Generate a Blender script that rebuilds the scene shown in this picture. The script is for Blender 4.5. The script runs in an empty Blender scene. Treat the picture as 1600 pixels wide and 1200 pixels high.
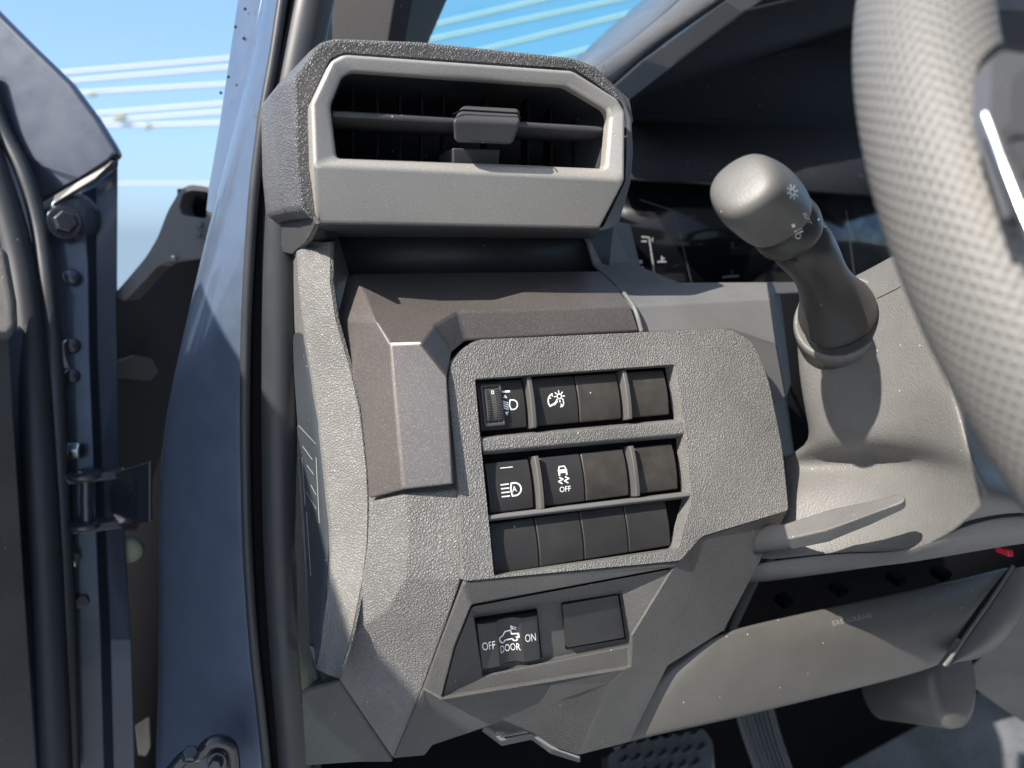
import bpy, bmesh, math, random
from mathutils import Vector, Matrix
from mathutils.bvhtree import BVHTree
from mathutils.geometry import tessellate_polygon
R = math.radians
random.seed(7)
S = bpy.context.scene
COL = S.collection

# ------------------------------------------------------------------ camera, sky, sun, exposure
CAM_Z = 1.45                       # the phone is held at dash height beside the open driver's door
YAW, PITCH, F = R(22), R(9.5), 1200.0
cam = bpy.data.cameras.new('camera')
co = bpy.data.objects.new('camera', cam); COL.objects.link(co)
co.location = (0, 0, CAM_Z); co.rotation_euler = (R(90) - PITCH, 0, -YAW)
cam.sensor_width = 36; cam.lens = 36 * F / 1600; cam.clip_start = .01; cam.clip_end = 3000
cam.dof.use_dof = True; cam.dof.focus_distance = .41; cam.dof.aperture_fstop = 7.0
S.camera = co

SUN = Vector((1, .40, -.95)).normalized()          # travel direction of the light
el = math.asin(-SUN.z); az = math.atan2(-SUN.x, -SUN.y)
w = bpy.data.worlds.new('World'); S.world = w; w.use_nodes = True
nt = w.node_tree; nt.nodes.clear()
sky = nt.nodes.new('ShaderNodeTexSky'); sky.sky_type = 'NISHITA'; sky.sun_disc = False
sky.sun_elevation = el; sky.sun_rotation = az; sky.air_density = 1.0; sky.dust_density = 2.5; sky.ozone_density = 3.0
bg = nt.nodes.new('ShaderNodeBackground'); bg.inputs[1].default_value = .15
wo = nt.nodes.new('ShaderNodeOutputWorld')
mixs = nt.nodes.new('ShaderNodeMix'); mixs.data_type = 'RGBA'; mixs.inputs[0].default_value = .55
tcw = nt.nodes.new('ShaderNodeTexCoord'); mxw = nt.nodes.new('ShaderNodeVectorMath'); mxw.operation = 'MAXIMUM'; mxw.inputs[1].default_value = (-1, -1, .025)
nt.links.new(tcw.outputs['Generated'], mxw.inputs[0]); nt.links.new(mxw.outputs[0], sky.inputs[0])     # the horizon colour carries on below the edge of the lot
nt.links.new(sky.outputs[0], mixs.inputs[6]); mixs.inputs[7].default_value = (.58, 1.22, 2.2, 1)      # even blue mixed in to flatten the sky's brightness
nt.links.new(mixs.outputs[2], bg.inputs[0]); nt.links.new(bg.outputs[0], wo.inputs[0])
sl = bpy.data.lights.new('sun', 'SUN'); sl.energy = 4.0; sl.angle = R(.53); sl.color = (1, .93, .83)
so = bpy.data.objects.new('sun', sl); COL.objects.link(so); so.location = (-3, 0, 5)
so.rotation_euler = SUN.to_track_quat('-Z', 'Y').to_euler()
S.view_settings.view_transform = 'Standard'; S.view_settings.look = 'None'
S.view_settings.exposure = 1.36; S.view_settings.gamma = 1
S.render.engine = 'CYCLES'

# ------------------------------------------------------------------ placing points
CO = Vector((0, 0, CAM_Z))
r_ = Vector((math.cos(YAW), -math.sin(YAW), 0))
f_ = Vector((math.sin(YAW) * math.cos(PITCH), math.cos(YAW) * math.cos(PITCH), -math.sin(PITCH)))
u_ = Vector((math.sin(YAW) * math.sin(PITCH), math.cos(YAW) * math.sin(PITCH), math.cos(PITCH)))
def ray(u, v): return r_ * ((u - 800) / F) - u_ * ((v - 600) / F) + f_
def dep(u, v, d): return CO + ray(u, v) * d
def QY(u, v, y):
    d = ray(u, v); return CO + d * (y / d.y)
def QX(u, v, x):
    d = ray(u, v); return CO + d * (x / d.x)
def QZ(u, v, z):
    d = ray(u, v); return CO + d * ((z - CAM_Z) / d.z)
class Plane:
    def __init__(s, O, n, ex=None):
        s.O = O; s.n = n.normalized(); s.ex = (ex or Vector((1, 0, 0)))
        s.ex = (s.ex - s.n * s.ex.dot(s.n)).normalized(); s.ey = s.n.cross(s.ex)
    def __call__(s, u, v, off=0):
        d = ray(u, v); return CO + d * (((s.O + s.n * off) - CO).dot(s.n) / d.dot(s.n))
    def ab(s, u, v):
        q = s(u, v) - s.O; return q.dot(s.ex), q.dot(s.ey)
    def P(s, a, b, h=0): return s.O + s.ex * a + s.ey * b + s.n * h
TH = R(17.5)
pp = Plane(dep(900, 720, .40), Vector((0, -math.cos(TH), math.sin(TH))))   # the plane of the switch panel
def tri_plane(A, B, C):
    n = (B - A).cross(C - A).normalized()
    if n.dot(CO - A) < 0: n = -n
    return Plane(A, n)

# ------------------------------------------------------------------ materials
def mat(name):
    m = bpy.data.materials.new(name); m.use_nodes = True; t = m.node_tree
    return m, t, t.nodes['Principled BSDF']
def N(t, kind, **kw):
    n = t.nodes.new(kind)
    for k, v in kw.items():
        if k.startswith('i_'): n.inputs[k[2:].replace('_', ' ')].default_value = v
        else: setattr(n, k, v)
    return n
def L(t, a, b): t.links.new(a, b)
def ramp(t, fac, stops):
    n = t.nodes.new('ShaderNodeValToRGB'); e = n.color_ramp.elements
    while len(e) > 1: e.remove(e[0])
    e[0].position = stops[0][0]; e[0].color = stops[0][1]
    for p, c in stops[1:]:
        x = e.new(p); x.color = c
    L(t, fac, n.inputs[0]); return n.outputs[0]
def g(x): return (x, x, x, 1)
def c4(c): return (c[0], c[1], c[2], 1)
def dust(t, bs, col, amt=.25, scale=14, speck=True):
    """uneven settled dust: wide soft clouds and a few pale specks over the base colour"""
    tc = N(t, 'ShaderNodeTexCoord')
    no = N(t, 'ShaderNodeTexNoise', i_Scale=scale, i_Detail=6.0, i_Roughness=.65); L(t, tc.outputs['Object'], no.inputs['Vector'])
    f = ramp(t, no.outputs[0], [(.35, g(1 - amt)), (.7, g(1 + amt))])
    mx = N(t, 'ShaderNodeMix', data_type='RGBA', blend_type='MULTIPLY'); mx.inputs[0].default_value = 1
    mx.inputs[6].default_value = c4(col); L(t, f, mx.inputs[7]); out = mx.outputs[2]
    if speck:
        vo = N(t, 'ShaderNodeTexVoronoi', i_Scale=230.0); L(t, tc.outputs['Object'], vo.inputs['Vector'])
        wn = N(t, 'ShaderNodeTexWhiteNoise', noise_dimensions='3D'); L(t, vo.outputs['Position'], wn.inputs['Vector'])
        th = N(t, 'ShaderNodeMath', operation='GREATER_THAN'); L(t, wn.outputs[0], th.inputs[0]); th.inputs[1].default_value = .93
        sz = N(t, 'ShaderNodeMath', operation='LESS_THAN'); L(t, vo.outputs['Distance'], sz.inputs[0]); sz.inputs[1].default_value = .09
        mu = N(t, 'ShaderNodeMath', operation='MULTIPLY'); L(t, th.outputs[0], mu.inputs[0]); L(t, sz.outputs[0], mu.inputs[1])
        m2 = N(t, 'ShaderNodeMix', data_type='RGBA'); L(t, mu.outputs[0], m2.inputs[0]); L(t, out, m2.inputs[6]); m2.inputs[7].default_value = (.45, .43, .40, 1)
        out = m2.outputs[2]
    L(t, out, bs.inputs['Base Color'])
    return tc
def leather(name, col, scale=740, dist=.00040, rough=.48, amt=.2, spec=.45):
    m, t, b = mat(name); tc = dust(t, b, col, amt)
    b.inputs['Roughness'].default_value = rough; b.inputs['Specular IOR Level'].default_value = spec
    nz = N(t, 'ShaderNodeTexNoise', i_Scale=scale * .8, i_Detail=2.0); L(t, tc.outputs['Object'], nz.inputs['Vector'])
    ad = N(t, 'ShaderNodeMix', data_type='RGBA', blend_type='LINEAR_LIGHT'); ad.inputs[0].default_value = .35 / scale
    L(t, tc.outputs['Object'], ad.inputs[6]); L(t, nz.outputs['Color'], ad.inputs[7])
    vo = N(t, 'ShaderNodeTexVoronoi', feature='DISTANCE_TO_EDGE', i_Scale=float(scale)); L(t, ad.outputs[2], vo.inputs['Vector'])
    h0 = ramp(t, vo.outputs['Distance'], [(.0, g(0)), (.10, g(.45)), (.28, g(.9)), (.5, g(1))])
    n3 = N(t, 'ShaderNodeTexNoise', i_Scale=scale * 3.0, i_Detail=1.0); L(t, tc.outputs['Object'], n3.inputs['Vector'])
    hm = N(t, 'ShaderNodeMath', operation='MULTIPLY_ADD'); L(t, n3.outputs[0], hm.inputs[0]); hm.inputs[1].default_value = .22; L(t, h0, hm.inputs[2]); h = hm.outputs[0]
    bu = N(t, 'ShaderNodeBump', i_Distance=dist); bu.inputs['Strength'].default_value = 1
    L(t, h, bu.inputs['Height']); L(t, bu.outputs[0], b.inputs['Normal'])
    return m
def stipple(name, col, scale=1500, dist=.00012, rough=.5, amt=.15, spec=.45, ds=14):
    m, t, b = mat(name); tc = dust(t, b, col, amt, ds)
    b.inputs['Roughness'].default_value = rough; b.inputs['Specular IOR Level'].default_value = spec
    nz = N(t, 'ShaderNodeTexNoise', i_Scale=float(scale), i_Detail=2.0); L(t, tc.outputs['Object'], nz.inputs['Vector'])
    bu = N(t, 'ShaderNodeBump', i_Distance=dist); bu.inputs['Strength'].default_value = 1
    L(t, nz.outputs[0], bu.inputs['Height']); L(t, bu.outputs[0], b.inputs['Normal'])
    return m
def fleck(name, col, hi, rough=.42, metal=.55, amt=.1, thr=.90):
    """satin paint with metal flakes"""
    m, t, b = mat(name); tc = N(t, 'ShaderNodeTexCoord')
    vo = N(t, 'ShaderNodeTexVoronoi', i_Scale=3600.0); L(t, tc.outputs['Object'], vo.inputs['Vector'])
    wn = N(t, 'ShaderNodeTexWhiteNoise', noise_dimensions='3D'); L(t, vo.outputs['Position'], wn.inputs['Vector'])
    no = N(t, 'ShaderNodeTexNoise', i_Scale=16.0, i_Detail=4.0); L(t, tc.outputs['Object'], no.inputs['Vector'])
    f = ramp(t, wn.outputs[0], [(0, g(.86)), (thr, g(1.10)), (thr + .03, g(1.5)), (1, g(2.3))])
    mx = N(t, 'ShaderNodeMix', data_type='RGBA', blend_type='MULTIPLY'); mx.inputs[0].default_value = 1
    mx.inputs[6].default_value = c4(col); L(t, f, mx.inputs[7])
    f2 = ramp(t, no.outputs[0], [(.3, g(1 - amt)), (.7, g(1 + amt))])
    m2 = N(t, 'ShaderNodeMix', data_type='RGBA', blend_type='MULTIPLY'); m2.inputs[0].default_value = 1
    L(t, mx.outputs[2], m2.inputs[6]); L(t, f2, m2.inputs[7]); L(t, m2.outputs[2], b.inputs['Base Color'])
    b.inputs['Metallic'].default_value = metal; b.inputs['Roughness'].default_value = rough
    bu = N(t, 'ShaderNodeBump', i_Distance=.00002); bu.inputs['Strength'].default_value = .5
    L(t, wn.outputs[0], bu.inputs['Height']); L(t, bu.outputs[0], b.inputs['Normal'])
    return m
def plain(name, col, rough=.5, metal=0, spec=.5, coat=0):
    m, t, b = mat(name); b.inputs['Base Color'].default_value = c4(col)
    tc = N(t, 'ShaderNodeTexCoord'); no = N(t, 'ShaderNodeTexNoise', i_Scale=60.0, i_Detail=5.0); L(t, tc.outputs['Object'], no.inputs['Vector'])
    f = ramp(t, no.outputs[0], [(.3, g(max(0, rough - .06))), (.7, g(min(1, rough + .08)))]); L(t, f, b.inputs['Roughness'])
    b.inputs['Metallic'].default_value = metal; b.inputs['Specular IOR Level'].default_value = spec
    b.inputs['Coat Weight'].default_value = coat; b.inputs['Coat Roughness'].default_value = .06
    return m

M = {}
M['grain'] = leather('grained_trim', (.150, .147, .142))
M['grain_end'] = leather('grained_end_trim', (.172, .167, .158))
M['grain_hood'] = leather('grained_hood', (.10, .10, .103), scale=680, dist=.00045, rough=.42)
M['grain_fine'] = leather('fine_grained_trim', (.078, .077, .074), scale=1100, dist=.0002, rough=.5)
M['knee'] = stipple('knee_plastic', (.074, .072, .066), scale=900, rough=.42, amt=.14)
M['knee_letters'] = stipple('worn_raised_letters', (.22, .21, .19), scale=900)  # paler tone paints in the highlight of the embossed letters
M['column'] = stipple('column_plastic', (.125, .123, .119), scale=900, dist=.0004, rough=.46)
M['grey_plastic'] = stipple('grey_ledge_plastic', (.125, .125, .124), scale=2200, dist=.00006, rough=.55)
M['dark_plastic'] = stipple('dark_matte_plastic', (.022, .024, .028), scale=1800, dist=.00006, rough=.5)
M['mid_plastic'] = stipple('charcoal_plastic', (.055, .055, .058), scale=1800, dist=.00006, rough=.45)
M['hood_plastic'] = stipple('smooth_hood_plastic', (.075, .077, .082), scale=2000, dist=.00006, rough=.42)
M['hood_side'] = stipple('satin_hood_side', (.085, .10, .12), scale=2000, dist=.00004, rough=.32)  # blue sheen of the sky put into the base colour
M['pillar_trim'] = stipple('black_pillar_trim', (.014, .014, .015), scale=900, dist=.00012, rough=.6, spec=.3)
M['silver'] = fleck('champagne_silver_paint', (.41, .392, .362), None, rough=.42, metal=.5, thr=.985, amt=.04)
M['brown'] = fleck('bronze_fleck_paint', (.148, .133, .126), None, rough=.43, metal=.6, thr=.91)
M['button'] = stipple('button_plastic', (.027, .027, .028), scale=2500, dist=.00004, rough=.38, amt=.15, ds=45)
M['blank'] = stipple('blank_button_plastic', (.042, .039, .036), scale=2500, dist=.00004, rough=.36, amt=.30, ds=60)
M['stalk'] = stipple('stalk_plastic', (.034, .034, .034), scale=1700, dist=.00008, rough=.42)
M['knob'] = stipple('stalk_knob_plastic', (.095, .093, .088), scale=1300, dist=.00012, rough=.46)  # same plastic as the arm, paler to paint the knob sunlit
M['cave'] = stipple('deep_shade_plastic', (.007, .008, .011), scale=1800, dist=.00006, rough=.7, spec=.2)  # shade of the deep recesses painted in as near black
M['pedal'] = plain('worn_pedal_rubber', (.06, .062, .066), .5)
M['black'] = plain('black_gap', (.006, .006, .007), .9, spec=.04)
M['gloss'] = plain('black_gloss_screen', (.004, .0045, .006), .10, spec=.22)
M['mark'] = plain('white_print', (.78, .78, .76), .5)
M['mark_dim'] = plain('grey_print', (.30, .31, .31), .5)
M['red'] = plain('red_plug', (.55, .02, .04), .4)
M['chrome'] = plain('satin_chrome', (.75, .73, .70), .22, metal=1)
M['zinc'] = plain('zinc_plated_steel', (.62, .68, .66), .28, metal=1)
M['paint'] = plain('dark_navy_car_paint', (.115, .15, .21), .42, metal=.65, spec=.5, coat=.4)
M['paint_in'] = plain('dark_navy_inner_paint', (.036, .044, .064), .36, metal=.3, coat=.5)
M['bolt'] = plain('painted_bolt', (.018, .020, .026), .3, coat=.6)
M['rubber'] = plain('black_rubber_seal', (.028, .030, .033), .40, spec=.5)
M['wire'] = plain('pale_cable', (.40, .41, .41), .6)
M['lump'] = plain('weathered_fitting', (.24, .26, .18), .8)

def wheel_leather():
    m, t, b = mat('perforated_wheel_leather')
    uv = N(t, 'ShaderNodeUVMap')
    def dots(ox, oy):
        mp = N(t, 'ShaderNodeMapping'); mp.inputs['Location'].default_value = (ox, oy, 0); L(t, uv.outputs[0], mp.inputs[0])
        fr = N(t, 'ShaderNodeVectorMath', operation='FRACTION'); L(t, mp.outputs[0], fr.inputs[0])
        sb = N(t, 'ShaderNodeVectorMath', operation='SUBTRACT'); L(t, fr.outputs[0], sb.inputs[0]); sb.inputs[1].default_value = (.5, .5, 0)
        ln = N(t, 'ShaderNodeVectorMath', operation='LENGTH'); L(t, sb.outputs[0], ln.inputs[0]); return ln.outputs['Value']
    a, c = dots(0, 0), dots(.5, .5)
    mn = N(t, 'ShaderNodeMath', operation='MINIMUM'); L(t, a, mn.inputs[0]); L(t, c, mn.inputs[1])
    h = ramp(t, mn.outputs[0], [(.10, g(0)), (.34, g(1))])
    col = ramp(t, mn.outputs[0], [(.08, (.055, .053, .05, 1)), (.19, (.122, .119, .113, 1))])
    L(t, col, b.inputs['Base Color']); b.inputs['Roughness'].default_value = .55
    bu = N(t, 'ShaderNodeBump', i_Distance=.00022); bu.inputs['Strength'].default_value = 1
    L(t, h, bu.inputs['Height']); L(t, bu.outputs[0], b.inputs['Normal'])
    return m
M['wheel'] = wheel_leather()
def glass(name, tint, refl=.06, rough=0):
    m, t, b = mat(name); t.nodes.remove(b)
    tr = N(t, 'ShaderNodeBsdfTransparent'); tr.inputs[0].default_value = c4(tint)
    gl = N(t, 'ShaderNodeBsdfGlossy'); gl.inputs['Roughness'].default_value = rough
    mx = N(t, 'ShaderNodeMixShader'); mx.inputs[0].default_value = refl
    L(t, tr.outputs[0], mx.inputs[1]); L(t, gl.outputs[0], mx.inputs[2]); L(t, mx.outputs[0], t.nodes['Material Output'].inputs[0])
    return m
M['windshield'] = glass('teal_windscreen_glass', (.70, .90, .89), .02)
M['door_glass'] = glass('green_tinted_glass', (.36, .46, .37), .06)
def carpet_m():
    m, t, b = mat('dusty_carpet'); tc = N(t, 'ShaderNodeTexCoord')
    n1 = N(t, 'ShaderNodeTexNoise', i_Scale=420.0, i_Detail=4.0, i_Roughness=.8); L(t, tc.outputs['Object'], n1.inputs['Vector'])
    n2 = N(t, 'ShaderNodeTexNoise', i_Scale=9.0, i_Detail=4.0); L(t, tc.outputs['Object'], n2.inputs['Vector'])
    mu = N(t, 'ShaderNodeMath', operation='MULTIPLY'); L(t, n1.outputs[0], mu.inputs[0]); L(t, n2.outputs[0], mu.inputs[1])
    col = ramp(t, mu.outputs[0], [(.14, (.06, .068, .075, 1)), (.38, (.20, .215, .23, 1))]); L(t, col, b.inputs['Base Color'])
    b.inputs['Roughness'].default_value = .95
    bu = N(t, 'ShaderNodeBump', i_Distance=.003); bu.inputs['Strength'].default_value = 1; L(t, n1.outputs[0], bu.inputs['Height']); L(t, bu.outputs[0], b.inputs['Normal'])
    return m
M['carpet'] = carpet_m()
def ground_m():
    m, t, b = mat('pale_concrete_lot'); tc = N(t, 'ShaderNodeTexCoord')
    n1 = N(t, 'ShaderNodeTexNoise', i_Scale=3.0, i_Detail=10.0, i_Roughness=.7); L(t, tc.outputs['Object'], n1.inputs['Vector'])
    col = ramp(t, n1.outputs[0], [(.3, (.26, .27, .28, 1)), (.7, (.36, .37, .38, 1))]); L(t, col, b.inputs['Base Color'])
    b.inputs['Roughness'].default_value = .9
    return m
M['ground'] = ground_m()
M['cabin'] = plain('pale_grey_cabin_trim', (.24, .25, .26), .8)
M['band'] = stipple('dark_band_plastic', (.016, .018, .022), scale=1800, dist=.00006, rough=.7, spec=.2)
M['side_cover'] = stipple('dark_slate_cover', (.045, .052, .06), scale=1500, dist=.0001, rough=.3)  # navy shade of the side face put into the cover's colour
M['wing'] = plain('dusty_wing_inner', (.13, .128, .13), .45, coat=.2)  # grey raised to stand in for light the shaded wing lacks
M['rib'] = stipple('rib_plastic', (.085, .083, .08), scale=2200, dist=.00005, rough=.5)
M['straw'] = plain('pale_concrete_bit', (.42, .38, .30), .9)
M['headliner'] = plain('pale_headliner', (.62, .62, .62), .9)

# ------------------------------------------------------------------ building
def thing(name, label, cat, loc, group=None):
    o = bpy.data.objects.new(name, None); COL.objects.link(o); o.location = loc; o.empty_display_size = .02
    o['label'] = label; o['category'] = cat
    if group: o['group'] = group
    return o
def tag(o, label, cat, group=None):
    o['label'] = label; o['category'] = cat
    if group: o['group'] = group
    return o
def chain_loc(p):
    m = Matrix.Identity(4)
    while p is not None:
        m = Matrix.Translation(p.location) @ (m if False else Matrix.Identity(4)) @ m; break
    return m
def obj(name, bm, m, parent=None, label=None, mats=None):
    me = bpy.data.meshes.new(name); bm.to_mesh(me); bm.free()
    for x in (mats or [m]): me.materials.append(x)
    o = bpy.data.objects.new(name, me); COL.objects.link(o)
    if parent is not None:
        o.parent = parent
        root = parent
        while root.parent is not None: root = root.parent
        # meshes are written in world coordinates; only the root Empty carries a location
        if parent is root and root.type == 'EMPTY':
            o.matrix_parent_inverse = Matrix.Translation(-root.location)
        elif root.type != 'EMPTY':
            o.matrix_parent_inverse = Matrix.Translation(-root.location)
    if label: o['label'] = label
    return o
def finish(o, bevel=0, seg=3, thick=0, sub=0, angle=25, wn=True):
    for p in o.data.polygons: p.use_smooth = True
    if thick:
        s = o.modifiers.new('solid', 'SOLIDIFY'); s.thickness = thick; s.offset = -1; s.use_even_offset = False
    if sub:
        s = o.modifiers.new('sub', 'SUBSURF'); s.levels = s.render_levels = sub
    if bevel:
        b = o.modifiers.new('bevel', 'BEVEL'); b.width = bevel; b.segments = seg; b.limit_method = 'ANGLE'; b.angle_limit = R(angle)
        b.use_clamp_overlap = True; b.harden_normals = False
    if bevel and wn:
        n = o.modifiers.new('wn', 'WEIGHTED_NORMAL'); n.keep_sharp = True; n.weight = 80
    return o
def face_out(bm, toward=None):
    bmesh.ops.recalc_face_normals(bm, faces=bm.faces)
    t = toward or CO; s = 0
    for f in bm.faces:
        s += f.normal.dot((t - f.calc_center_median()).normalized()) * f.calc_area()
    if s < 0: bmesh.ops.reverse_faces(bm, faces=bm.faces)
def cage(name, V, Fs, m, parent=None, bevel=.002, seg=3, thick=.003, sub=0, angle=12, label=None, toward=None, tri=True):
    bm = bmesh.new(); keys = list(V) if isinstance(V, dict) else range(len(V))
    vs = {k: bm.verts.new(V[k]) for k in keys}
    for f in Fs: bm.faces.new([vs[k] for k in f])
    face_out(bm, toward)
    return finish(obj(name, bm, m, parent, label), bevel, seg, thick, sub, angle)
def plate(name, outer, holes, back, m, parent=None, bevel=.001, seg=3, label=None, angle=30):
    """flat outline (3D points) with holes, extruded by the vector back"""
    bm = bmesh.new(); loops = [outer] + list(holes)
    tris = tessellate_polygon([[p for p in lp] for lp in loops])
    flat = [p for lp in loops for p in lp]
    a = [bm.verts.new(p) for p in flat]; b = [bm.verts.new(p + back) for p in flat]
    for t in tris:
        try:
            bm.faces.new([a[i] for i in t]); bm.faces.new([b[i] for i in reversed(t)])
        except ValueError: pass
    k = 0
    for lp in loops:
        n = len(lp)
        for i in range(n):
            j = (i + 1) % n; bm.faces.new((a[k + i], a[k + j], b[k + j], b[k + i]))
        k += n
    bmesh.ops.recalc_face_normals(bm, faces=bm.faces)
    return finish(obj(name, bm, m, parent, label), bevel, seg, angle=angle)
def rc(pts, rad, n=5):
    """round the corners of a 2D outline; rad is one number or one per corner"""
    out = []; K = len(pts)
    for i in range(K):
        p = Vector(pts[i]); a = Vector(pts[i - 1]); b = Vector(pts[(i + 1) % K])
        rr = rad[i] if isinstance(rad, (list, tuple)) else rad
        if rr <= 0: out.append(tuple(p)); continue
        da, db = (a - p), (b - p); la, lb = da.length, db.length; rr = min(rr, la * .48, lb * .48)
        A = p + da / la * rr; B = p + db / lb * rr
        for k in range(n + 1):
            t = k / n; q = A.lerp(p, t).lerp(p.lerp(B, t), t); out.append(tuple(q))
    return out
def grid_bm(rows, closed=False):
    bm = bmesh.new(); vs = [[bm.verts.new(p) for p in rw] for rw in rows]
    for i in range(len(vs) - 1):
        n = len(vs[i])
        for j in range(n if closed else n - 1):
            k = (j + 1) % n; bm.faces.new((vs[i][j], vs[i][k], vs[i + 1][k], vs[i + 1][j]))
    return bm, vs
def grid(name, rows, m, parent=None, sub=2, thick=.003, label=None, toward=None, bevel=0):
    bm, _ = grid_bm(rows); face_out(bm, toward)
    return finish(obj(name, bm, m, parent, label), bevel, 3, thick, sub)
def smooth_path(pts, n=8):
    out = []; P = [Vector(p) for p in pts]
    for i in range(len(P) - 1):
        p0 = P[max(0, i - 1)]; p1 = P[i]; p2 = P[i + 1]; p3 = P[min(len(P) - 1, i + 2)]
        for k in range(n):
            t = k / n
            out.append(.5 * ((2 * p1) + (p2 - p0) * t + (2 * p0 - 5 * p1 + 4 * p2 - p3) * t * t + (3 * p1 - p0 - 3 * p2 + p3) * t ** 3))
    out.append(P[-1]); return out
def tube_bm(pts, rad, seg=14, flat=1.0, side=None):
    rings = []; n = len(pts); x = None
    for i, p in enumerate(pts):
        d = (pts[min(n - 1, i + 1)] - pts[max(0, i - 1)]).normalized()
        if x is None: x = d.orthogonal().normalized()
        x = (x - d * x.dot(d)).normalized(); y = d.cross(x)
        rr = rad[i] if isinstance(rad, (list, tuple)) else rad
        rings.append([p + x * math.cos(2 * math.pi * k / seg) * rr + y * math.sin(2 * math.pi * k / seg) * rr * flat for k in range(seg)])
    bm, vs = grid_bm(rings, closed=True)
    bm.faces.new(vs[0][::-1]); bm.faces.new(vs[-1]); bmesh.ops.recalc_face_normals(bm, faces=bm.faces)
    return bm
def tube(name, pts, rad, m, parent=None, seg=14, label=None, flat=1.0):
    return finish(obj(name, tube_bm(pts, rad, seg, flat), m, parent, label), wn=False)
def lathe_bm(O, axis, prof, seg=32, poly=None):
    """prof: (distance along axis, radius)"""
    a = axis.normalized(); x = a.orthogonal().normalized(); y = a.cross(x)
    rings = [[O + a * s + (x * math.cos(2 * math.pi * k / seg) + y * math.sin(2 * math.pi * k / seg)) * max(q, 1e-5) for k in range(seg)] for s, q in prof]
    bm, vs = grid_bm(rings, closed=True); bm.faces.new(vs[0][::-1]); bm.faces.new(vs[-1])
    bmesh.ops.recalc_face_normals(bm, faces=bm.faces); return bm
def merge(bm, other):
    me = bpy.data.meshes.new('tmp'); other.to_mesh(me); bm.from_mesh(me); bpy.data.meshes.remove(me); other.free()
def box_bm(c, ax, ay, az):
    bm = bmesh.new()
    vs = [bm.verts.new(c + ax * i + ay * j + az * k) for i in (-1, 1) for j in (-1, 1) for k in (-1, 1)]
    for f in ((0, 1, 3, 2), (4, 6, 7, 5), (0, 4, 5, 1), (2, 3, 7, 6), (0, 2, 6, 4), (1, 5, 7, 3)): bm.faces.new([vs[i] for i in f])
    bmesh.ops.recalc_face_normals(bm, faces=bm.faces); return bm

# flat printed marks: 2D polygons / strokes mapped by a function (x, y) -> point
def stroke(pts, wd, closed=False):
    """2D polyline as quads"""
    out = []; P = [Vector(p) for p in pts]
    if closed: P.append(P[0])
    for a, b in zip(P, P[1:]):
        d = b - a
        if d.length < 1e-9: continue
        d.normalize(); n = Vector((-d.y, d.x)) * wd / 2; e = d * wd * .42
        out.append([a - e + n, b + e + n, b + e - n, a - e - n])
    return out
def arc(cx, cy, rx, ry, a0, a1, n=14): return [(cx + rx * math.cos(R(a0 + (a1 - a0) * i / n)), cy + ry * math.sin(R(a0 + (a1 - a0) * i / n))) for i in range(n + 1)]
def text_polys(s, size, align='CENTER'):
    c = bpy.data.curves.new('tmp', 'FONT'); c.body = s; c.size = size; c.align_x = align; c.align_y = 'CENTER'; c.resolution_u = 3
    o = bpy.data.objects.new('tmp', c); COL.objects.link(o)
    dg = bpy.context.evaluated_depsgraph_get(); me = bpy.data.meshes.new_from_object(o.evaluated_get(dg))
    polys = [[Vector((me.vertices[i].co.x, me.vertices[i].co.y)) for i in p.vertices] for p in me.polygons]
    bpy.data.objects.remove(o); bpy.data.curves.remove(c); bpy.data.meshes.remove(me)
    return polys
def xf(polys, sx=1, sy=1, rot=0, dx=0, dy=0, shear=0):
    c, s = math.cos(rot), math.sin(rot); out = []
    for p in polys:
        q = []
        for v in p:
            x, y = v[0] * sx + v[1] * shear, v[1] * sy; q.append(Vector((x * c - y * s + dx, x * s + y * c + dy)))
        out.append(q)
    return out
def marks(name, polys, fn, m, parent, label=None, lift=None):
    """printed marks as thin ink lying on their surface; fn maps 2D -> (point, normal)"""
    bm = bmesh.new()
    for p in polys:
        top = []
        for v in p:
            q = fn(v[0], v[1])
            if q is None: top = None; break
            top.append(q)
        if not top: continue
        try: f = bm.faces.new([bm.verts.new(pt + n * .00008) for pt, n in top])
        except ValueError: continue
        f.normal_update()
        if f.normal.dot(top[0][1]) < 0: f.normal_flip()
    return obj(name, bm, m, parent, label)

# ================================================================== SETTING
bm = bmesh.new()
for p in ((-60, -60, 0), (60, -60, 0), (60, 16, 0), (-60, 16, 0)): bm.verts.new(p)
bm.faces.new(bm.verts); o = obj('ground', bm, M['ground']); o['kind'] = 'structure'

# overhead cables: pale lines a few metres up behind the car
def cable(p, q, d0, d1, label, rad=.011, sag=0):
    a, b = dep(*p, d0), dep(*q, d1); pts = []
    for i in range(9):
        t = i / 8; x = a.lerp(b, t); x.z -= sag * 4 * t * (1 - t); pts.append(x)
    o = tube('overhead_cable', pts, rad, M['wire'], seg=8)
    return tag(o, label, 'cable', 'overhead cables crossing the sky')
LC = [((60, 117), (400, 88), 'uppermost pale cable seen beside the open door'), ((60, 131), (400, 102), 'second highest pale cable beside the open door'),
      ((60, 149), (400, 129), 'pale cable in the middle, ending at a fitting beside the door'), ((60, 185), (400, 158), 'fourth pale cable down between door and pillar'),
      ((60, 197), (400, 171), 'fifth pale cable down between door and pillar'), ((60, 196), (400, 190), 'sagging pale cable with a dark fitting in its middle'),
      ((60, 287), (400, 287), 'faint lone pale cable low in the sky by the door')]
for i, (a, b, lb) in enumerate(LC): cable(a, b, 13, 13, lb, .030 if i < 6 else .018, .03 if i == 5 else 0)
WC = [((600, 58), (940, -22), 'topmost cable seen through the windscreen'), ((600, 78), (1080, -24), 'second cable down seen through the windscreen'),
      ((700, 92), (1080, -2), 'third cable down seen through the windscreen'), ((800, 108), (1080, 36), 'lowest cable seen through the windscreen above the hood')]
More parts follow.
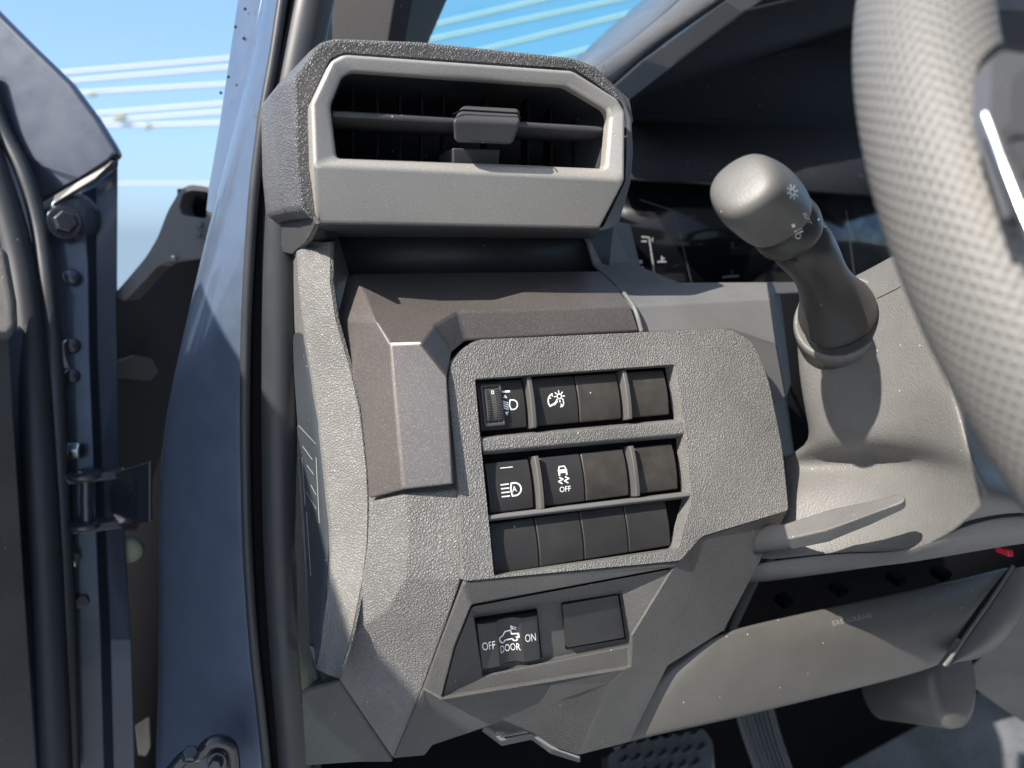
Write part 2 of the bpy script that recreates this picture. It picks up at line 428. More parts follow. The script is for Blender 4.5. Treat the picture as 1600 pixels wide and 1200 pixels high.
for a, b, lb in WC: cable(a, b, 13, 13, lb, .036)
for (u, v, ln, lb) in ((143, 148, 16, 'weathered fitting on the middle cable by the door edge'), (188, 184, 20, 'long weathered fitting on the fifth cable'), (231, 198, 12, 'small dark fitting on the sagging cable')):
    pts = [dep(u + ln * (k / 5 - .5), v + random.uniform(-2, 2), 12.9) for k in range(6)]
    tag(tube('cable_fitting', pts, [.02, .045, .03, .05, .035, .015], M['lump'], seg=8), lb, 'fitting', 'fittings on the overhead cables')

# ================================================================== BODY SHELL
Y0 = .50
body = thing('car_body', 'dark navy painted windscreen pillar and door opening with black rubber seals', 'car body', (0, .6, 0))
# pillar face: left edge, right edge
pl = [(412, -20), (392, 90), (368, 190), (340, 300), (318, 385), (292, 500), (268, 600), (252, 690), (247, 780), (246, 850), (247, 1000), (245, 1110), (240, 1230)]
pr = [(446, -20), (430, 90), (412, 190), (398, 300), (388, 385), (381, 500), (379, 600), (379, 690), (380, 780), (384, 850), (396, 1000), (410, 1110), (432, 1230)]
rows = []
for (a, b) in zip(pl, pr):
    A = QY(*a, .53); B = QY(*b, .47)
    mid = A.lerp(B, .5) + Vector((-.004, -.004, 0)); rows.append([A + Vector((-.0, .03, 0)), A, A.lerp(B, .08) + Vector((0, -.004, 0)), mid, B])
grid('pillar_panel', rows, M['paint'], body, sub=2, thick=.002)
# outer windscreen-side flange with its row of dimples
fl = [(374, -20), (355, 110), (341, 205), (326, 292), (322, 330)]
fr = [(412, -20), (390, 100), (366, 200), (342, 295), (332, 335)]
cage('pillar_flange', [QY(*p, .60) for p in fl] + [QY(*p, .565) for p in fr], [(i, i + 1, i + 6, i + 5) for i in range(4)], M['paint'], body, thick=.004, bevel=.001)
for (u, v) in ((383, 14), (368, 42), (381, 60), (357, 120), (371, 133), (345, 145)):
    finish(obj('flange_dimple', lathe_bm(QY(u, v, .578), Vector((-.3, -1, 0)), [(0, .0011), (.001, .0009), (.0015, .0002)], 12), M['bolt'], body), wn=False)
# rubber seals
s1 = smooth_path([QY(*p, .462) for p in ((446, -30), (428, 90), (412, 180), (398, 290), (390, 400), (385, 500), (383, 620), (384, 750), (388, 880), (398, 1020), (408, 1110), (421, 1240))])
tube('seal_lip', s1, .0030, M['rubber'], body)
s2 = smooth_path([QY(*p, .468) for p in ((494, -30), (474, 70), (457, 160), (446, 250), (440, 350), (437, 450), (436, 600), (437, 750), (440, 880), (448, 1020), (455, 1110), (464, 1240))])
tube('seal_bulb', s2, .0118, M['rubber'], body, seg=24)
s3 = smooth_path([p + Vector((.007, .008, 0)) for p in s1[::8]])
tube('seal_channel', s3, .0075, M['black'], body)
# interior windscreen pillar trim
cage('pillar_trim', {0: QY(516, -30, .62), 1: QY(622, -30, .60), 2: QY(604, 80, .60), 3: QY(520, 120, .62), 4: QY(650, -30, .61), 5: QY(628, 90, .61), 6: QY(712, -30, .66), 7: QY(655, 100, .66)},
     [(0, 1, 2, 3), (1, 4, 5, 2), (4, 6, 7, 5)], M['pillar_trim'], body, bevel=.003)
# inner skin behind seals and under the dash keeps the light out
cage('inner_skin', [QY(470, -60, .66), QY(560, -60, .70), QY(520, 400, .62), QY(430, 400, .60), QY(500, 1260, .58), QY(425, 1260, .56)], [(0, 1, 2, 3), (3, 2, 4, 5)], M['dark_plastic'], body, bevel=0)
plate('roof', [Vector((.14, .58, 2.02)), Vector((1.5, .58, 2.02)), Vector((1.5, -1.6, 2.05)), Vector((.14, -1.6, 2.05))], [], Vector((0, 0, .04)), M['headliner'], body, bevel=.01)
plate('cowl_side', [Vector((.035, .56, .4)), Vector((.035, .95, .4)), Vector((.035, .95, 1.5)), Vector((.035, .56, 1.5))], [], Vector((.004, 0, 0)), M['black'], body, bevel=0)  # unseen black plate added to stop sun leaking in behind the dash
plate('cabin_back', [Vector((.15, -1.1, .5)), Vector((1.6, -1.1, .5)), Vector((1.6, -1.1, 2.02)), Vector((.15, -1.1, 2.02))], [], Vector((0, -.04, 0)), M['cabin'], body, bevel=.01)
plate('cabin_right', [Vector((1.62, .75, .4)), Vector((1.62, -1.1, .4)), Vector((1.62, -1.1, 1.5)), Vector((1.62, .75, 1.5))], [], Vector((.04, 0, 0)), M['cabin'], body, bevel=.01)
# check-link bracket with bolts, lower end of the pillar
br = tube('check_bracket', smooth_path([QY(*p, .46) for p in ((268, 1206), (290, 1182), (312, 1178), (326, 1163), (346, 1158), (362, 1170), (366, 1210))]), .004, M['bolt'], body)
def hexbolt(name, c, ax, r, h, m, parent, washer=1.5, label=None):
    bm = lathe_bm(c, ax, [(0, r * washer), (h * .18, r * washer * .96), (h * .2, r)], 24)
    merge(bm, lathe_bm(c, ax, [(h * .2, r), (h * .9, r), (h, r * .82)], 6))
    return finish(obj(name, bm, m, parent, label), bevel=r * .08, seg=2)
cage('bracket_plate', [QY(*p, .468) for p in ((275, 1188), (322, 1182), (340, 1162), (358, 1158), (366, 1176), (367, 1215), (270, 1215))], [(0, 1, 2, 3, 4, 5, 6)], M['paint_in'], body, bevel=.001)
hexbolt('bracket_bolt', QY(339, 1190, .462), Vector((-.25, -1, .1)), .0042, .006, M['bolt'], body)
hexbolt('bracket_rivet', QY(297, 1180, .452), Vector((.1, -.6, .8)), .0046, .005, M['bolt'], body, 1.1)

# front wing edge and cowl bracket seen through the door gap
fen = thing('front_wing', 'dark navy front wing end with dark oval hole, between open door and pillar', 'wing', (-.2, .8, .9))
out = rc([(338, 300), (318, 291), (298, 288), (282, 296), (262, 330), (246, 372), (228, 402), (196, 440), (176, 462), (196, 470), (232, 432), (250, 412), (290, 405), (330, 402)], [0, 4, 6, 6, 8, 10, 10, 10, 0, 0, 10, 10, 4, 0])
hole = rc([(326, 300), (300, 297), (286, 302), (280, 322), (284, 336), (322, 342)], 5)
plate('wing_flange', [QY(*p, .74) for p in out], [[QY(*p, .74) for p in hole]], Vector((.01, .02, 0)), M['wing'], fen, bevel=.0015)
cage('hole_back', [QY(*p, .765) for p in ((277, 295), (334, 293), (334, 345), (277, 345))], [(0, 1, 2, 3)], M['black'], fen, bevel=0)
cage('wing_inner', [QY(*p) for p in ((180, 462, .78), (232, 425, .80), (262, 408, .82), (330, 400, .84), (300, 560, .86), (245, 700, .86), (215, 830, .84), (180, 830, .80), (172, 600, .78))], [(0, 1, 2, 3, 4, 5, 6, 7, 8)], M['wing'], fen, bevel=.004)
cage('wheelhouse', [QY(*p) for p in ((170, 600, .90), (330, 600, .90), (330, 1250, .80), (150, 1250, .80))], [(0, 1, 2, 3)], M['black'], fen, bevel=0)  # black panel added so the gap below the wing stays dark
cage('wing_brace', [QY(*p) for p in ((180, 566, .77), (210, 556, .77), (238, 560, .78), (250, 580, .79), (236, 596, .79), (184, 590, .77))], [(0, 1, 2, 3, 4, 5)], M['wing'], fen, bevel=.003)
for (u, v) in ((273, 404), (313, 352), (311, 367)):
    hexbolt('wing_bolt', QY(u, v, .735), Vector((-.2, -1, .1)), .0022, .003, M['bolt'], fen)
# pale piece added for the bright concrete debris low in the gap
tag(cage('sill_bracket', [QY(*p, .70) for p in ((211, 1136), (233, 1122), (235, 1168), (228, 1182), (216, 1180))], [(0, 1, 2, 3, 4)], M['straw'], None, bevel=.001), 'small pale bracket low in the gap between the open door and pillar', 'bracket')

# ================================================================== OPEN DOOR
door = thing('open_door', 'dark navy driver door standing open at the left with bolts and rubber seal', 'door', (-.1, .6, .7))
# mirror corner sheet
cage('sail_panel', {0: dep(-60, -40, .60), 1: dep(0, 20, .60), 2: dep(50, 70, .60), 3: dep(110, 128, .60), 4: dep(150, 182, .60), 5: dep(176, 224, .60), 6: dep(184, 240, .60), 7: dep(172, 252, .605),
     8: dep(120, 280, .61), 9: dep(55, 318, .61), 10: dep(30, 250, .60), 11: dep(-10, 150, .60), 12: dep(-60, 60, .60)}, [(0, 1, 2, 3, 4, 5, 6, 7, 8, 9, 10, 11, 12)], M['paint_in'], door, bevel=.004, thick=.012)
cage('edge_rib', [dep(*p) for p in ((54, 322, .60), (120, 284, .60), (176, 254, .60), (186, 246, .615), (186, 262, .61), (150, 280, .60), (78, 322, .595), (58, 338, .60))], [(0, 1, 6, 7), (1, 2, 5, 6), (2, 3, 4, 5)], M['mid_plastic'], door, bevel=.003)
# hinge face: folded sheet
hf = [(0, 200, .56), (40, 330, .575)]
hl = [(50, 320, .605), (70, 420, .605), (85, 560, .60), (95, 700, .60), (103, 860, .595), (108, 1000, .59), (112, 1240, .585)]
hm = [(128, 300, .612), (138, 420, .612), (140, 560, .61), (146, 700, .608), (152, 860, .605), (158, 1000, .60), (164, 1240, .595)]
h2 = [(150, 290, .628), (150, 420, .628), (152, 560, .626), (158, 700, .624), (166, 860, .62), (172, 1000, .615), (178, 1240, .61)]
hr = [(184, 262, .635), (183, 420, .635), (182, 470, .635), (186, 700, .632), (196, 860, .628), (205, 1000, .622), (212, 1240, .615)]
rows = [[dep(*a), dep(*b), dep(*c), dep(*d), dep(d[0], d[1], d[2] + .03)] for a, b, c, d in zip(hl, hm, h2, hr)]
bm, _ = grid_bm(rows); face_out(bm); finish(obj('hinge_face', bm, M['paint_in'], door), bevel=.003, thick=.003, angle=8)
# weatherstrip tubes
w1 = smooth_path([dep(*p) for p in ((-30, 110, .59), (0, 196, .59), (36, 268, .59), (60, 350, .59), (74, 450, .585), (84, 560, .58), (92, 700, .575), (100, 860, .57), (106, 1000, .565), (112, 1240, .56))])
tube('door_seal', w1, .0062, M['rubber'], door, seg=18)
w2 = smooth_path([dep(*p) for p in ((-40, 190, .58), (0, 300, .58), (28, 400, .58), (44, 500, .575), (54, 600, .57), (62, 720, .565), (72, 880, .56), (80, 1040, .555), (88, 1240, .55))])
tube('inner_seal', w2, .011, M['dark_plastic'], door, seg=18)
# door card (grained) at the very edge of the picture
cl = [(-80, 330), (-80, 450), (-80, 640), (-80, 860), (-80, 1040), (-80, 1240)]
cr = [(2, 370), (14, 480), (22, 640), (36, 860), (48, 1040), (62, 1240)]
cage('door_card', [dep(*p, .50) for p in cl] + [dep(*p, .54) for p in cr], [(i, i + 1, i + 7, i + 6) for i in range(5)], M['grain_fine'], door, bevel=.002, thick=.02)
cage('card_insert', [dep(*p, .515) for p in ((-80, 330), (4, 392), (18, 470), (20, 510), (6, 532), (-80, 540))], [(0, 1, 2, 3, 4, 5)], M['grain_fine'], door, bevel=.004, thick=.008)
# bolts
b1 = hexbolt('mirror_bolt', dep(100, 348, .60), Vector((.25, -.95, .05)), .009, .014, M['bolt'], door, 1.45)
ring = finish(obj('bolt_boss', lathe_bm(dep(116, 338, .612), Vector((.35, -.9, .05)), [(0, .019), (.006, .018), (.007, .012)], 32), M['paint_in'], door), wn=False)
hexbolt('hinge_bolt', dep(100, 706, .585), Vector((1, -.25, .05)), .0068, .013, M['zinc'], door, 1.35, 'pale zinc hinge bolt head')
hexbolt('hinge_bolt', dep(97, 876, .58), Vector((1, -.25, .05)), .0062, .011, M['zinc'], door, 1.3, 'pale zinc lower hinge bolt head')
hexbolt('lower_bolt', dep(127, 936, .60), Vector((.2, -1, .05)), .006, .007, M['bolt'], door, 1.4)
finish(obj('rubber_stop', lathe_bm(dep(203, 858, .64), Vector((-.1, -1, 0)), [(0, .011), (.005, .010), (.007, .004)], 24), M['lump'], door), wn=False)
for v in (432, 540, 588):
    finish(obj('plug', lathe_bm(dep(112, v, .603), Vector((.15, -1, .05)), [(0, .0062), (.0015, .0052), (.002, .001)], 24), M['paint_in'], door), wn=False)
# hinge: two leaves and a pin
hg = tube('hinge', smooth_path([dep(136, 735, .575), dep(136, 780, .574), dep(137, 822, .573)]), .0048, M['bolt'], door)
for (v, h) in ((738, 10), (816, 9)):
    bm = lathe_bm(dep(134, v + h, .574), Vector((0, 0, 1)), [(0, .010), (.002, .0125), (.0045, .0125), (.006, .008), (.007, .004)], 24)
    merge(bm, box_bm(dep(160, v + 4, .578), Vector((.014, .002, 0)), Vector((0, .006, 0)), Vector((0, 0, .003))))
    finish(obj('hinge_knuckle', bm, M['bolt'], door), bevel=.0008)
    merge_bm = box_bm(dep(112, v + 9, .578), Vector((.010, .002, 0)), Vector((0, .006, 0)), Vector((0, 0, .0035)))
    finish(obj('hinge_leaf', merge_bm, M['bolt'], door), bevel=.0012)
cage('hinge_bracket', {0: dep(178, 738, .575), 1: dep(212, 728, .57), 2: dep(234, 720, .565), 3: dep(234, 815, .565), 4: dep(214, 818, .57), 5: dep(184, 820, .575), 6: dep(170, 765, .59), 7: dep(172, 800, .59), 8: dep(206, 778, .58), 9: dep(184, 804, .585)},
     [(0, 1, 8, 6), (1, 2, 3, 4, 9, 8), (6, 8, 9, 7), (7, 9, 4, 5)], M['bolt'], door, bevel=.002)
# the rest of the door beyond the picture: skin, window frame and green glass
DH = Vector((-.07, .70, 0)); DA = R(32); dd = Vector((-math.sin(DA), -math.cos(DA), 0)); dn = Vector((-math.cos(DA), math.sin(DA), 0))
def dw(s, z): return DH + dd * s + dn * .02 + Vector((0, 0, z))
SILL, TOP = 1.40, 1.96
plate('outer_skin', [dw(.02, .45), dw(1.10, .45), dw(1.12, SILL), dw(.06, SILL)], [], dn * .05, M['paint'], door, bevel=.006)
fo = [dw(.12, SILL), dw(.36, 1.70), dw(.50, 1.725), dw(.72, 1.74), dw(1.08, 1.76), dw(1.12, SILL)]
fi = [dw(.20, SILL + .02), dw(.39, 1.645), dw(.52, 1.665), dw(.73, 1.68), dw(1.02, 1.70), dw(1.05, SILL + .02)]
plate('window_frame', fo, [fi], dn * .035, M['paint'], door, bevel=.004)
plate('mirror_corner', [dw(.12, SILL), dw(.36, 1.67), dw(.50, 1.69), dw(.50, SILL)], [], dn * .02, M['paint'], door, bevel=.003)  # unseen; added so the pillar lies in even shade, without green light
plate('window_glass', [dw(.47, SILL), dw(.47, 1.68), dw(.51, 1.685), dw(.72, 1.70), dw(1.04, 1.72), dw(1.07, SILL)], [], dn * .004, M['door_glass'], door, bevel=0)
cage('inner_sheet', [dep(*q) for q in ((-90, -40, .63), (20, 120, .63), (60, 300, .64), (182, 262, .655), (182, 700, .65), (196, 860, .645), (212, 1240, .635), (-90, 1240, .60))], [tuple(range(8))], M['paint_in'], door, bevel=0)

# ================================================================== WINDSCREEN
plate('windscreen', [QY(*p, .95) for p in ((560, 130), (660, -120), (1250, -120), (1160, 220))], [], Vector((0, .004, .002)), M['windshield'], None, bevel=0)
tag(bpy.data.objects['windscreen'], 'clear teal tinted windscreen glass above the dashboard', 'windscreen')

# ================================================================== DASHBOARD
dash = thing('dashboard', 'dark grey dashboard body with grained end cap and lower cover around the switches', 'dashboard', (.3, .45, 1.0))
core = Vector((0, .02, 0))
# end cap: right border, front ridge, side silhouette
er = [(516, 378), (515, 440), (524, 500), (547, 580), (561, 640), (572, 735), (574, 785), (573, 850), (566, 905), (550, 985), (529, 1060)]
em = [(486, 382), (487, 440), (497, 505), (512, 580), (527, 640), (540, 735), (545, 785), (546, 850), (541, 905), (528, 985), (512, 1054)]
ed = [(464, 392), (466, 442), (476, 520), (490, 600), (500, 660), (511, 760), (517, 815), (519, 860), (514, 915), (504, 990), (496, 1046)]
ef = [(455, 402), (456, 450), (459, 520), (464, 600), (468, 660), (475, 760), (478, 815), (481, 860), (483, 915), (487, 990), (491, 1038)]
ef2 = [(452, 400), (453, 450), (455, 520), (457, 600), (460, 660), (464, 760), (467, 815), (469, 860), (472, 915), (476, 990), (480, 1050)]
rows = [[pp(*a, -.028), pp(*b, -.036), pp(*c, -.045), pp(*d, -.095), pp(*e, -.12)] for a, b, c, d, e in zip(er, em, ed, ef, ef2)]
rows = [[r[0] + Vector((.006, .02, 0)), r[0] + Vector((.002, .001, 0)), r[0]] + r[1:] for r in rows]
rows = [rows[0]] + rows + [[q + Vector((0, .002, -.0008)) for q in rows[-1]], [q + Vector((0, .03, -.002)) for q in rows[-1]]]
o = grid('end_cap', rows, M['grain_end'], dash, sub=0, thick=0, bevel=.0045)
# fuse cover on the side face, its shade painted in, with thin pale lines
side = [pp(478, 575, -.068), pp(500, 670, -.064), pp(509, 780, -.064), pp(512, 850, -.064), pp(505, 960, -.066), pp(495, 1030, -.07), pp(490, 1030, -.085), pp(484, 900, -.086), pp(477, 760, -.086), pp(470, 650, -.086), pp(466, 575, -.088)]
sc = []
for c, d in list(zip(ed, ef))[2:]:
    a, b = pp(*c, -.045), pp(*d, -.095); nrm = Vector((-.9, -.35, .05)) * .0016
    sc.append([a.lerp(b, .10), a.lerp(b, .14) + nrm, a.lerp(b, .5) + nrm, a.lerp(b, .98) + nrm])
o = grid('side_cover', sc, M['side_cover'], dash, sub=1, thick=0)
MARK_CAP = o
# lower kick trim under the end cap
cage('kick_trim', [pp(*p) for p in ((470, 1082, -.085), (529, 1064, -.060), (614, 1192, -.085), (560, 1192, -.095), (476, 1198, -.11))], [(0, 1, 2, 3, 4)], M['grain_fine'], dash, bevel=.003)
cage('cap_backing', [pp(*q) for q in ((455, 880, -.125), (540, 880, -.062), (540, 1075, -.072), (470, 1100, -.112))], [(0, 1, 2, 3)], M['grain_fine'], dash, bevel=0)
cage('side_strip', [pp(*p) for p in ((452, 560, -.125), (460, 560, -.118), (470, 760, -.11), (480, 900, -.105), (488, 1040, -.10), (492, 1062, -.09), (470, 1080, -.10), (462, 900, -.125))], [(0, 1, 2, 3, 4, 5, 6, 7)], M['grain_fine'], dash, bevel=.001)
# corner below the vent: smooth piece between the end cap and the recess wall
cage('corner_trim', {0: pp(515, 372, -.05), 1: pp(532, 370, -.07), 2: pp(545, 428, -.066), 3: pp(548, 440, -.068), 4: pp(534, 505, -.052), 5: pp(515, 440, -.034), 6: pp(514, 385, -.036)}, [(0, 1, 2, 3, 5, 6), (3, 4, 5)], M['grey_plastic'], dash, bevel=.001)
# recess wall under the vent and the curved band beside the screen
cage('recess_wall', {0: QY(512, 345, .455), 1: QY(960, 340, .455), 2: pp(950, 432, -.064), 3: pp(540, 432, -.066)}, [(0, 1, 2, 3)], M['dark_plastic'], dash, bevel=0)
cage('screen_side_band', {0: QY(905, 350, .452), 1: QY(918, 376, .448), 2: pp(928, 412, -.058), 3: pp(966, 446, -.038), 4: pp(1000, 441, -.046), 5: QY(984, 410, .47), 6: QY(968, 372, .48), 7: QY(955, 345, .48), 8: pp(1062, 441, -.085), 9: QY(1020, 432, .50), 10: QY(1000, 415, .52), 11: QY(985, 350, .52)},
     [(0, 1, 6, 7), (1, 2, 5, 6), (2, 3, 4, 5), (5, 4, 8, 9), (5, 9, 10), (6, 5, 10, 11), (7, 6, 11)], M['grey_plastic'], dash, bevel=.003, thick=.002)
# grey ledge below the screen
cage('ledge', {0: pp(966, 446, -.036), 1: pp(1000, 441, -.044), 2: pp(1062, 441, -.046), 3: pp(1200, 440, -.046), 4: pp(1204, 466, -.016), 5: pp(988, 478, -.011), 6: pp(1001, 520, -.010), 7: pp(1140, 516, -.010), 8: pp(1214, 540, -.016), 9: pp(1229, 622, -.022), 10: pp(1190, 640, -.02), 11: pp(1120, 560, -.012), 12: pp(1000, 560, -.012)},
     [(0, 1, 2, 3, 4, 5), (5, 4, 8, 7, 6), (6, 7, 11, 12), (7, 8, 9, 10, 11)], M['grey_plastic'], dash, bevel=.002, thick=.004)
cage('ledge_side', [pp(1200, 440, -.046), pp(1204, 466, -.016), pp(1214, 540, -.016), pp(1229, 622, -.022), pp(1236, 600, -.08), pp(1222, 480, -.09), pp(1215, 440, -.09)], [(0, 1, 2, 3, 4, 5, 6)], M['dark_plastic'], dash, bevel=.001, thick=.002)  # dark plastic paints in the shade on this side of the ledge
cage('ledge_notch', [pp(*p) for p in ((1198, 440, -.064), (1262, 440, -.064), (1262, 456, -.056), (1210, 458, -.056))], [(0, 1, 2, 3)], M['mid_plastic'], dash, bevel=.002, thick=.002)
# left lower body under the bronze trim
p = {1: pp(575, 787, -.020), 2: pp(631, 773, -.007), 3: pp(717, 764, -.002), 4: pp(573, 850, -.022), 5: pp(637, 838, -.007), 6: pp(720, 860, -.003), 7: pp(562, 925, -.030), 8: pp(632, 905, -.010), 9: pp(721, 908, -.006),
     10: pp(606, 952, -.019), 11: pp(694, 985, -.016), 12: pp(661, 1075, -.037), 13: pp(529, 1062, -.052), 14: pp(614, 1186, -.062), 15: pp(548, 990, -.038)}
p.update({21: pp(575, 772, -.030), 22: pp(631, 758, -.014), 23: pp(717, 750, -.012)})
cage('left_cover', p, [(21, 22, 2, 1), (22, 23, 3, 2), (1, 2, 5, 4), (4, 5, 8, 10, 7), (7, 10, 15), (2, 3, 6, 5), (5, 6, 9, 8), (8, 9, 11, 10), (10, 11, 12, 13, 15), (12, 14, 13)], M['grain'], dash, bevel=.004, seg=4, thick=.003, angle=8)
# lower cover around the tray
T = {'A': (724, 910, -.001), 'B': (1062, 878, -.001), 'C': (1095, 840, -.001), 'D': (1231, 797, -.003), 'E': (1212, 836, -.014), 'F': (1166, 902, -.022), 'G': (1131, 986, -.028),
     'T1': (737, 946, -.006), 'T2': (1052, 887, -.004), 'T3': (987, 994, -.020), 'T4': (985, 1042, -.030), 'T5': (690, 1091, -.030), 'T6': (710, 1012, -.016),
     'L1': (694, 985, -.014), 'L2': (661, 1075, -.036), 'U1': (614, 1186, -.062), 'U2': (664, 1181, -.072), 'U3': (676, 1165, -.066), 'U4': (760, 1138, -.062), 'U5': (784, 1154, -.058), 'U6': (830, 1146, -.055),
     'U7': (860, 1166, -.050), 'U8': (905, 1181, -.045), 'N1': (1045, 1040, -.034), 'N2': (985, 1160, -.050), 'N3': (953, 1068, -.030)}
TV = {k: pp(*v) for k, v in T.items()}
cage('lower_cover', TV, [('A', 'B', 'T2', 'T1'), ('C', 'D', 'E', 'F', 'G'), ('B', 'C', 'G', 'N1', 'T4', 'T3', 'T2'), ('A', 'T1', 'T6', 'T5', 'L2', 'L1'), ('T5', 'T4', 'N3', 'U8', 'U7', 'U6', 'U5', 'U4', 'U3', 'U2', 'U1', 'L2'), ('T4', 'N1', 'N2', 'U8', 'N3')],
     M['grain_fine'], dash, bevel=.003, thick=.003, angle=6)
cage('cover_lip', [pp(*q) for q in ((756, 1136, -.064), (784, 1158, -.062), (830, 1149, -.06), (862, 1170, -.056), (906, 1186, -.05), (906, 1192, -.07), (860, 1178, -.075), (830, 1156, -.075), (784, 1166, -.078), (752, 1142, -.08))],
     [(0, 1, 8, 9), (1, 2, 7, 8), (2, 3, 6, 7), (3, 4, 5, 6)], M['grey_plastic'], dash, bevel=.001, thick=.002)
# right flank of the switch panel going forward into the gap, whose shade the dark plastic paints in
cage('panel_flank', [pp(1160, 517, -.012), pp(1200, 590, -.012), pp(1222, 700, -.012), pp(1232, 797, -.006), pp(1212, 838, -.016), pp(1166, 904, -.024), pp(1131, 988, -.03), pp(1150, 985, -.12), pp(1190, 900, -.12), pp(1240, 838, -.12), pp(1250, 780, -.12), pp(1240, 700, -.12), pp(1225, 590, -.12), pp(1190, 517, -.12)],
     [(i, i + 1, 12 - i, 13 - i) for i in range(6)], M['dark_plastic'], dash, bevel=.002, thick=.002)
# dash top: grained hump and smooth side of the screen hood
A_ = [(1110, -44, .62), (1075, -12, .60), (1040, 20, .58), (990, 63, .555), (950, 92, .53), (912, 118, .50)]
B_ = [(1190, -44, .575), (1130, -1, .56), (1042, 60, .535), (1000, 93, .515), (972, 118, .50), (956, 133, .492)]
Wd = [(1062, -48, .86), (1022, -14, .82), (990, 12, .78), (950, 46, .74), (920, 74, .70), (884, 104, .66)]
cage('hood_side', [QY(*q) for q in Wd] + [QY(*q) + Vector((0, .012, 0)) for q in A_], [(i, i + 1, i + 7, i + 6) for i in range(5)], M['hood_side'], dash, bevel=0)
rows = []
for (a, b) in zip(A_, B_):
    P_, Q_ = QY(*a), QY(*b); m1, m2 = P_.lerp(Q_, .3), P_.lerp(Q_, .7); up = Vector((-.35, -.6, .5)) * .010
    rows.append([P_ + Vector((0, .02, -.004)), P_, m1 + up, m2 + up, Q_, Q_ + Vector((.002, .012, -.004))])
grid('hood_crest', rows, M['grain_hood'], dash, sub=2)
cage('hood_rim', [QY(*q) for q in ((1196, -44, .572), (1133, 0, .556), (1004, 94, .512), (958, 135, .49), (984, 158, .50), (1046, 110, .52), (1165, 20, .545), (1250, -44, .57))], [(0, 1, 6, 7), (1, 2, 5, 6), (2, 3, 4, 5)], M['dark_plastic'], dash, bevel=.003, thick=.004)
# hood cavity: roof, back and floor
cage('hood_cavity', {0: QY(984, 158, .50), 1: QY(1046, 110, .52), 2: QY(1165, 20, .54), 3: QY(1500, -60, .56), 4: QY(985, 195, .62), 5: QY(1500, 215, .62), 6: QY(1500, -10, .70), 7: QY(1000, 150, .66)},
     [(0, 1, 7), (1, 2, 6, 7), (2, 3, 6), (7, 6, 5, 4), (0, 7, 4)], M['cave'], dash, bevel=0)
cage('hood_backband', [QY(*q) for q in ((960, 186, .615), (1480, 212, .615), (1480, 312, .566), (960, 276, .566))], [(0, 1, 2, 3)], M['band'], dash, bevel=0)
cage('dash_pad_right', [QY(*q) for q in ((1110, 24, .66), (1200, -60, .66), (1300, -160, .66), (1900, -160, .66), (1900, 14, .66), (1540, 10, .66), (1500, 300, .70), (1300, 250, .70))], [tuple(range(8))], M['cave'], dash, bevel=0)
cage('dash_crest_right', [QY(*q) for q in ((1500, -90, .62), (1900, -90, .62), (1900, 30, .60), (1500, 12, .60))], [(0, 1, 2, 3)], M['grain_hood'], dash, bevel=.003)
cage('dash_shelf_right', [QY(*q) for q in ((1500, 12, .601), (1900, 30, .601), (1900, 120, .62), (1500, 75, .62))], [(0, 1, 2, 3)], M['dark_plastic'], dash, bevel=.003)
# deep dark bulkhead added behind everything under the dash to block stray light
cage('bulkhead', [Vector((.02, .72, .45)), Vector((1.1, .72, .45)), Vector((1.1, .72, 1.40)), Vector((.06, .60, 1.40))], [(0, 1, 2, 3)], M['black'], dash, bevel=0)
cage('dash_inner', [pp(1080, 448, -.13), pp(1350, 448, -.13), pp(1330, 900, -.16), pp(1110, 1000, -.16)], [(0, 1, 2, 3)], M['black'], dash, bevel=0)  # black sheet added to darken the opening beside the column

cage('dash_top', [Vector((.06, .48, 1.535)), Vector((.25, .495, 1.535)), Vector((.27, .56, 1.53)), Vector((.30, .66, 1.525)), Vector((.34, .95, 1.52)), Vector((.02, .95, 1.52))], [(0, 1, 2, 3, 4, 5)], M['cave'], dash, bevel=0)  # unseen sheet added to keep the sun out of the hood cavity
# knee panel below the column
knee = thing('knee_panel', 'dusty grey lower panel under the steering column with raised airbag lettering', 'panel', (.45, .38, .95))
ku = [(1060, 1010), (1110, 1000), (1131, 988), (1180, 974), (1330, 942), (1500, 906), (1578, 884)]
km = [(960, 1075), (1040, 1060), (1095, 1040), (1180, 1024), (1330, 990), (1480, 955), (1530, 950)]
kl = [(880, 1185), (984, 1158), (1050, 1142), (1130, 1126), (1260, 1094), (1400, 1060), (1472, 1038)]
KO = [(-.05, -.06, -.075), (-.032, -.040, -.054), (-.031, -.034, -.050), (-.028, -.026, -.044), (-.024, -.014, -.036), (-.018, -.010, -.030), (-.016, -.012, -.030)]
rows = [[pp(*a, o0 - .03), pp(*a, o0), pp(*a, o0), pp(*b, o1), pp(*c, o2), pp(*c, o2), pp(c[0], c[1] + 2, o2 - .03)] for a, b, c, (o0, o1, o2) in zip(ku, km, kl, KO)]
kp = grid('panel_face', rows, M['knee'], knee, sub=2, thick=.003)
kt = [(1582, 884), (1545, 940), (1510, 990), (1490, 1020), (1474, 1040)]
kr = [(1620, 880), (1600, 950), (1565, 1000), (1540, 1022), (1500, 1034)]
rows = [[pp(*a, -.022), pp(a[0] + 3, a[1], -.016), pp(*b, -.016), pp(b[0] + 6, b[1] + 4, -.05)] for a, b in zip(kt, kr)]
grid('panel_end', rows, M['knee'], knee, sub=2, thick=.003)
sm = smooth_path([pp(u + 1, v, -.0125) for u, v in kt]); tube('seam_edge', sm, .0011, M['grey_plastic'], knee)
dg = bpy.context.evaluated_depsgraph_get(); dg.update()
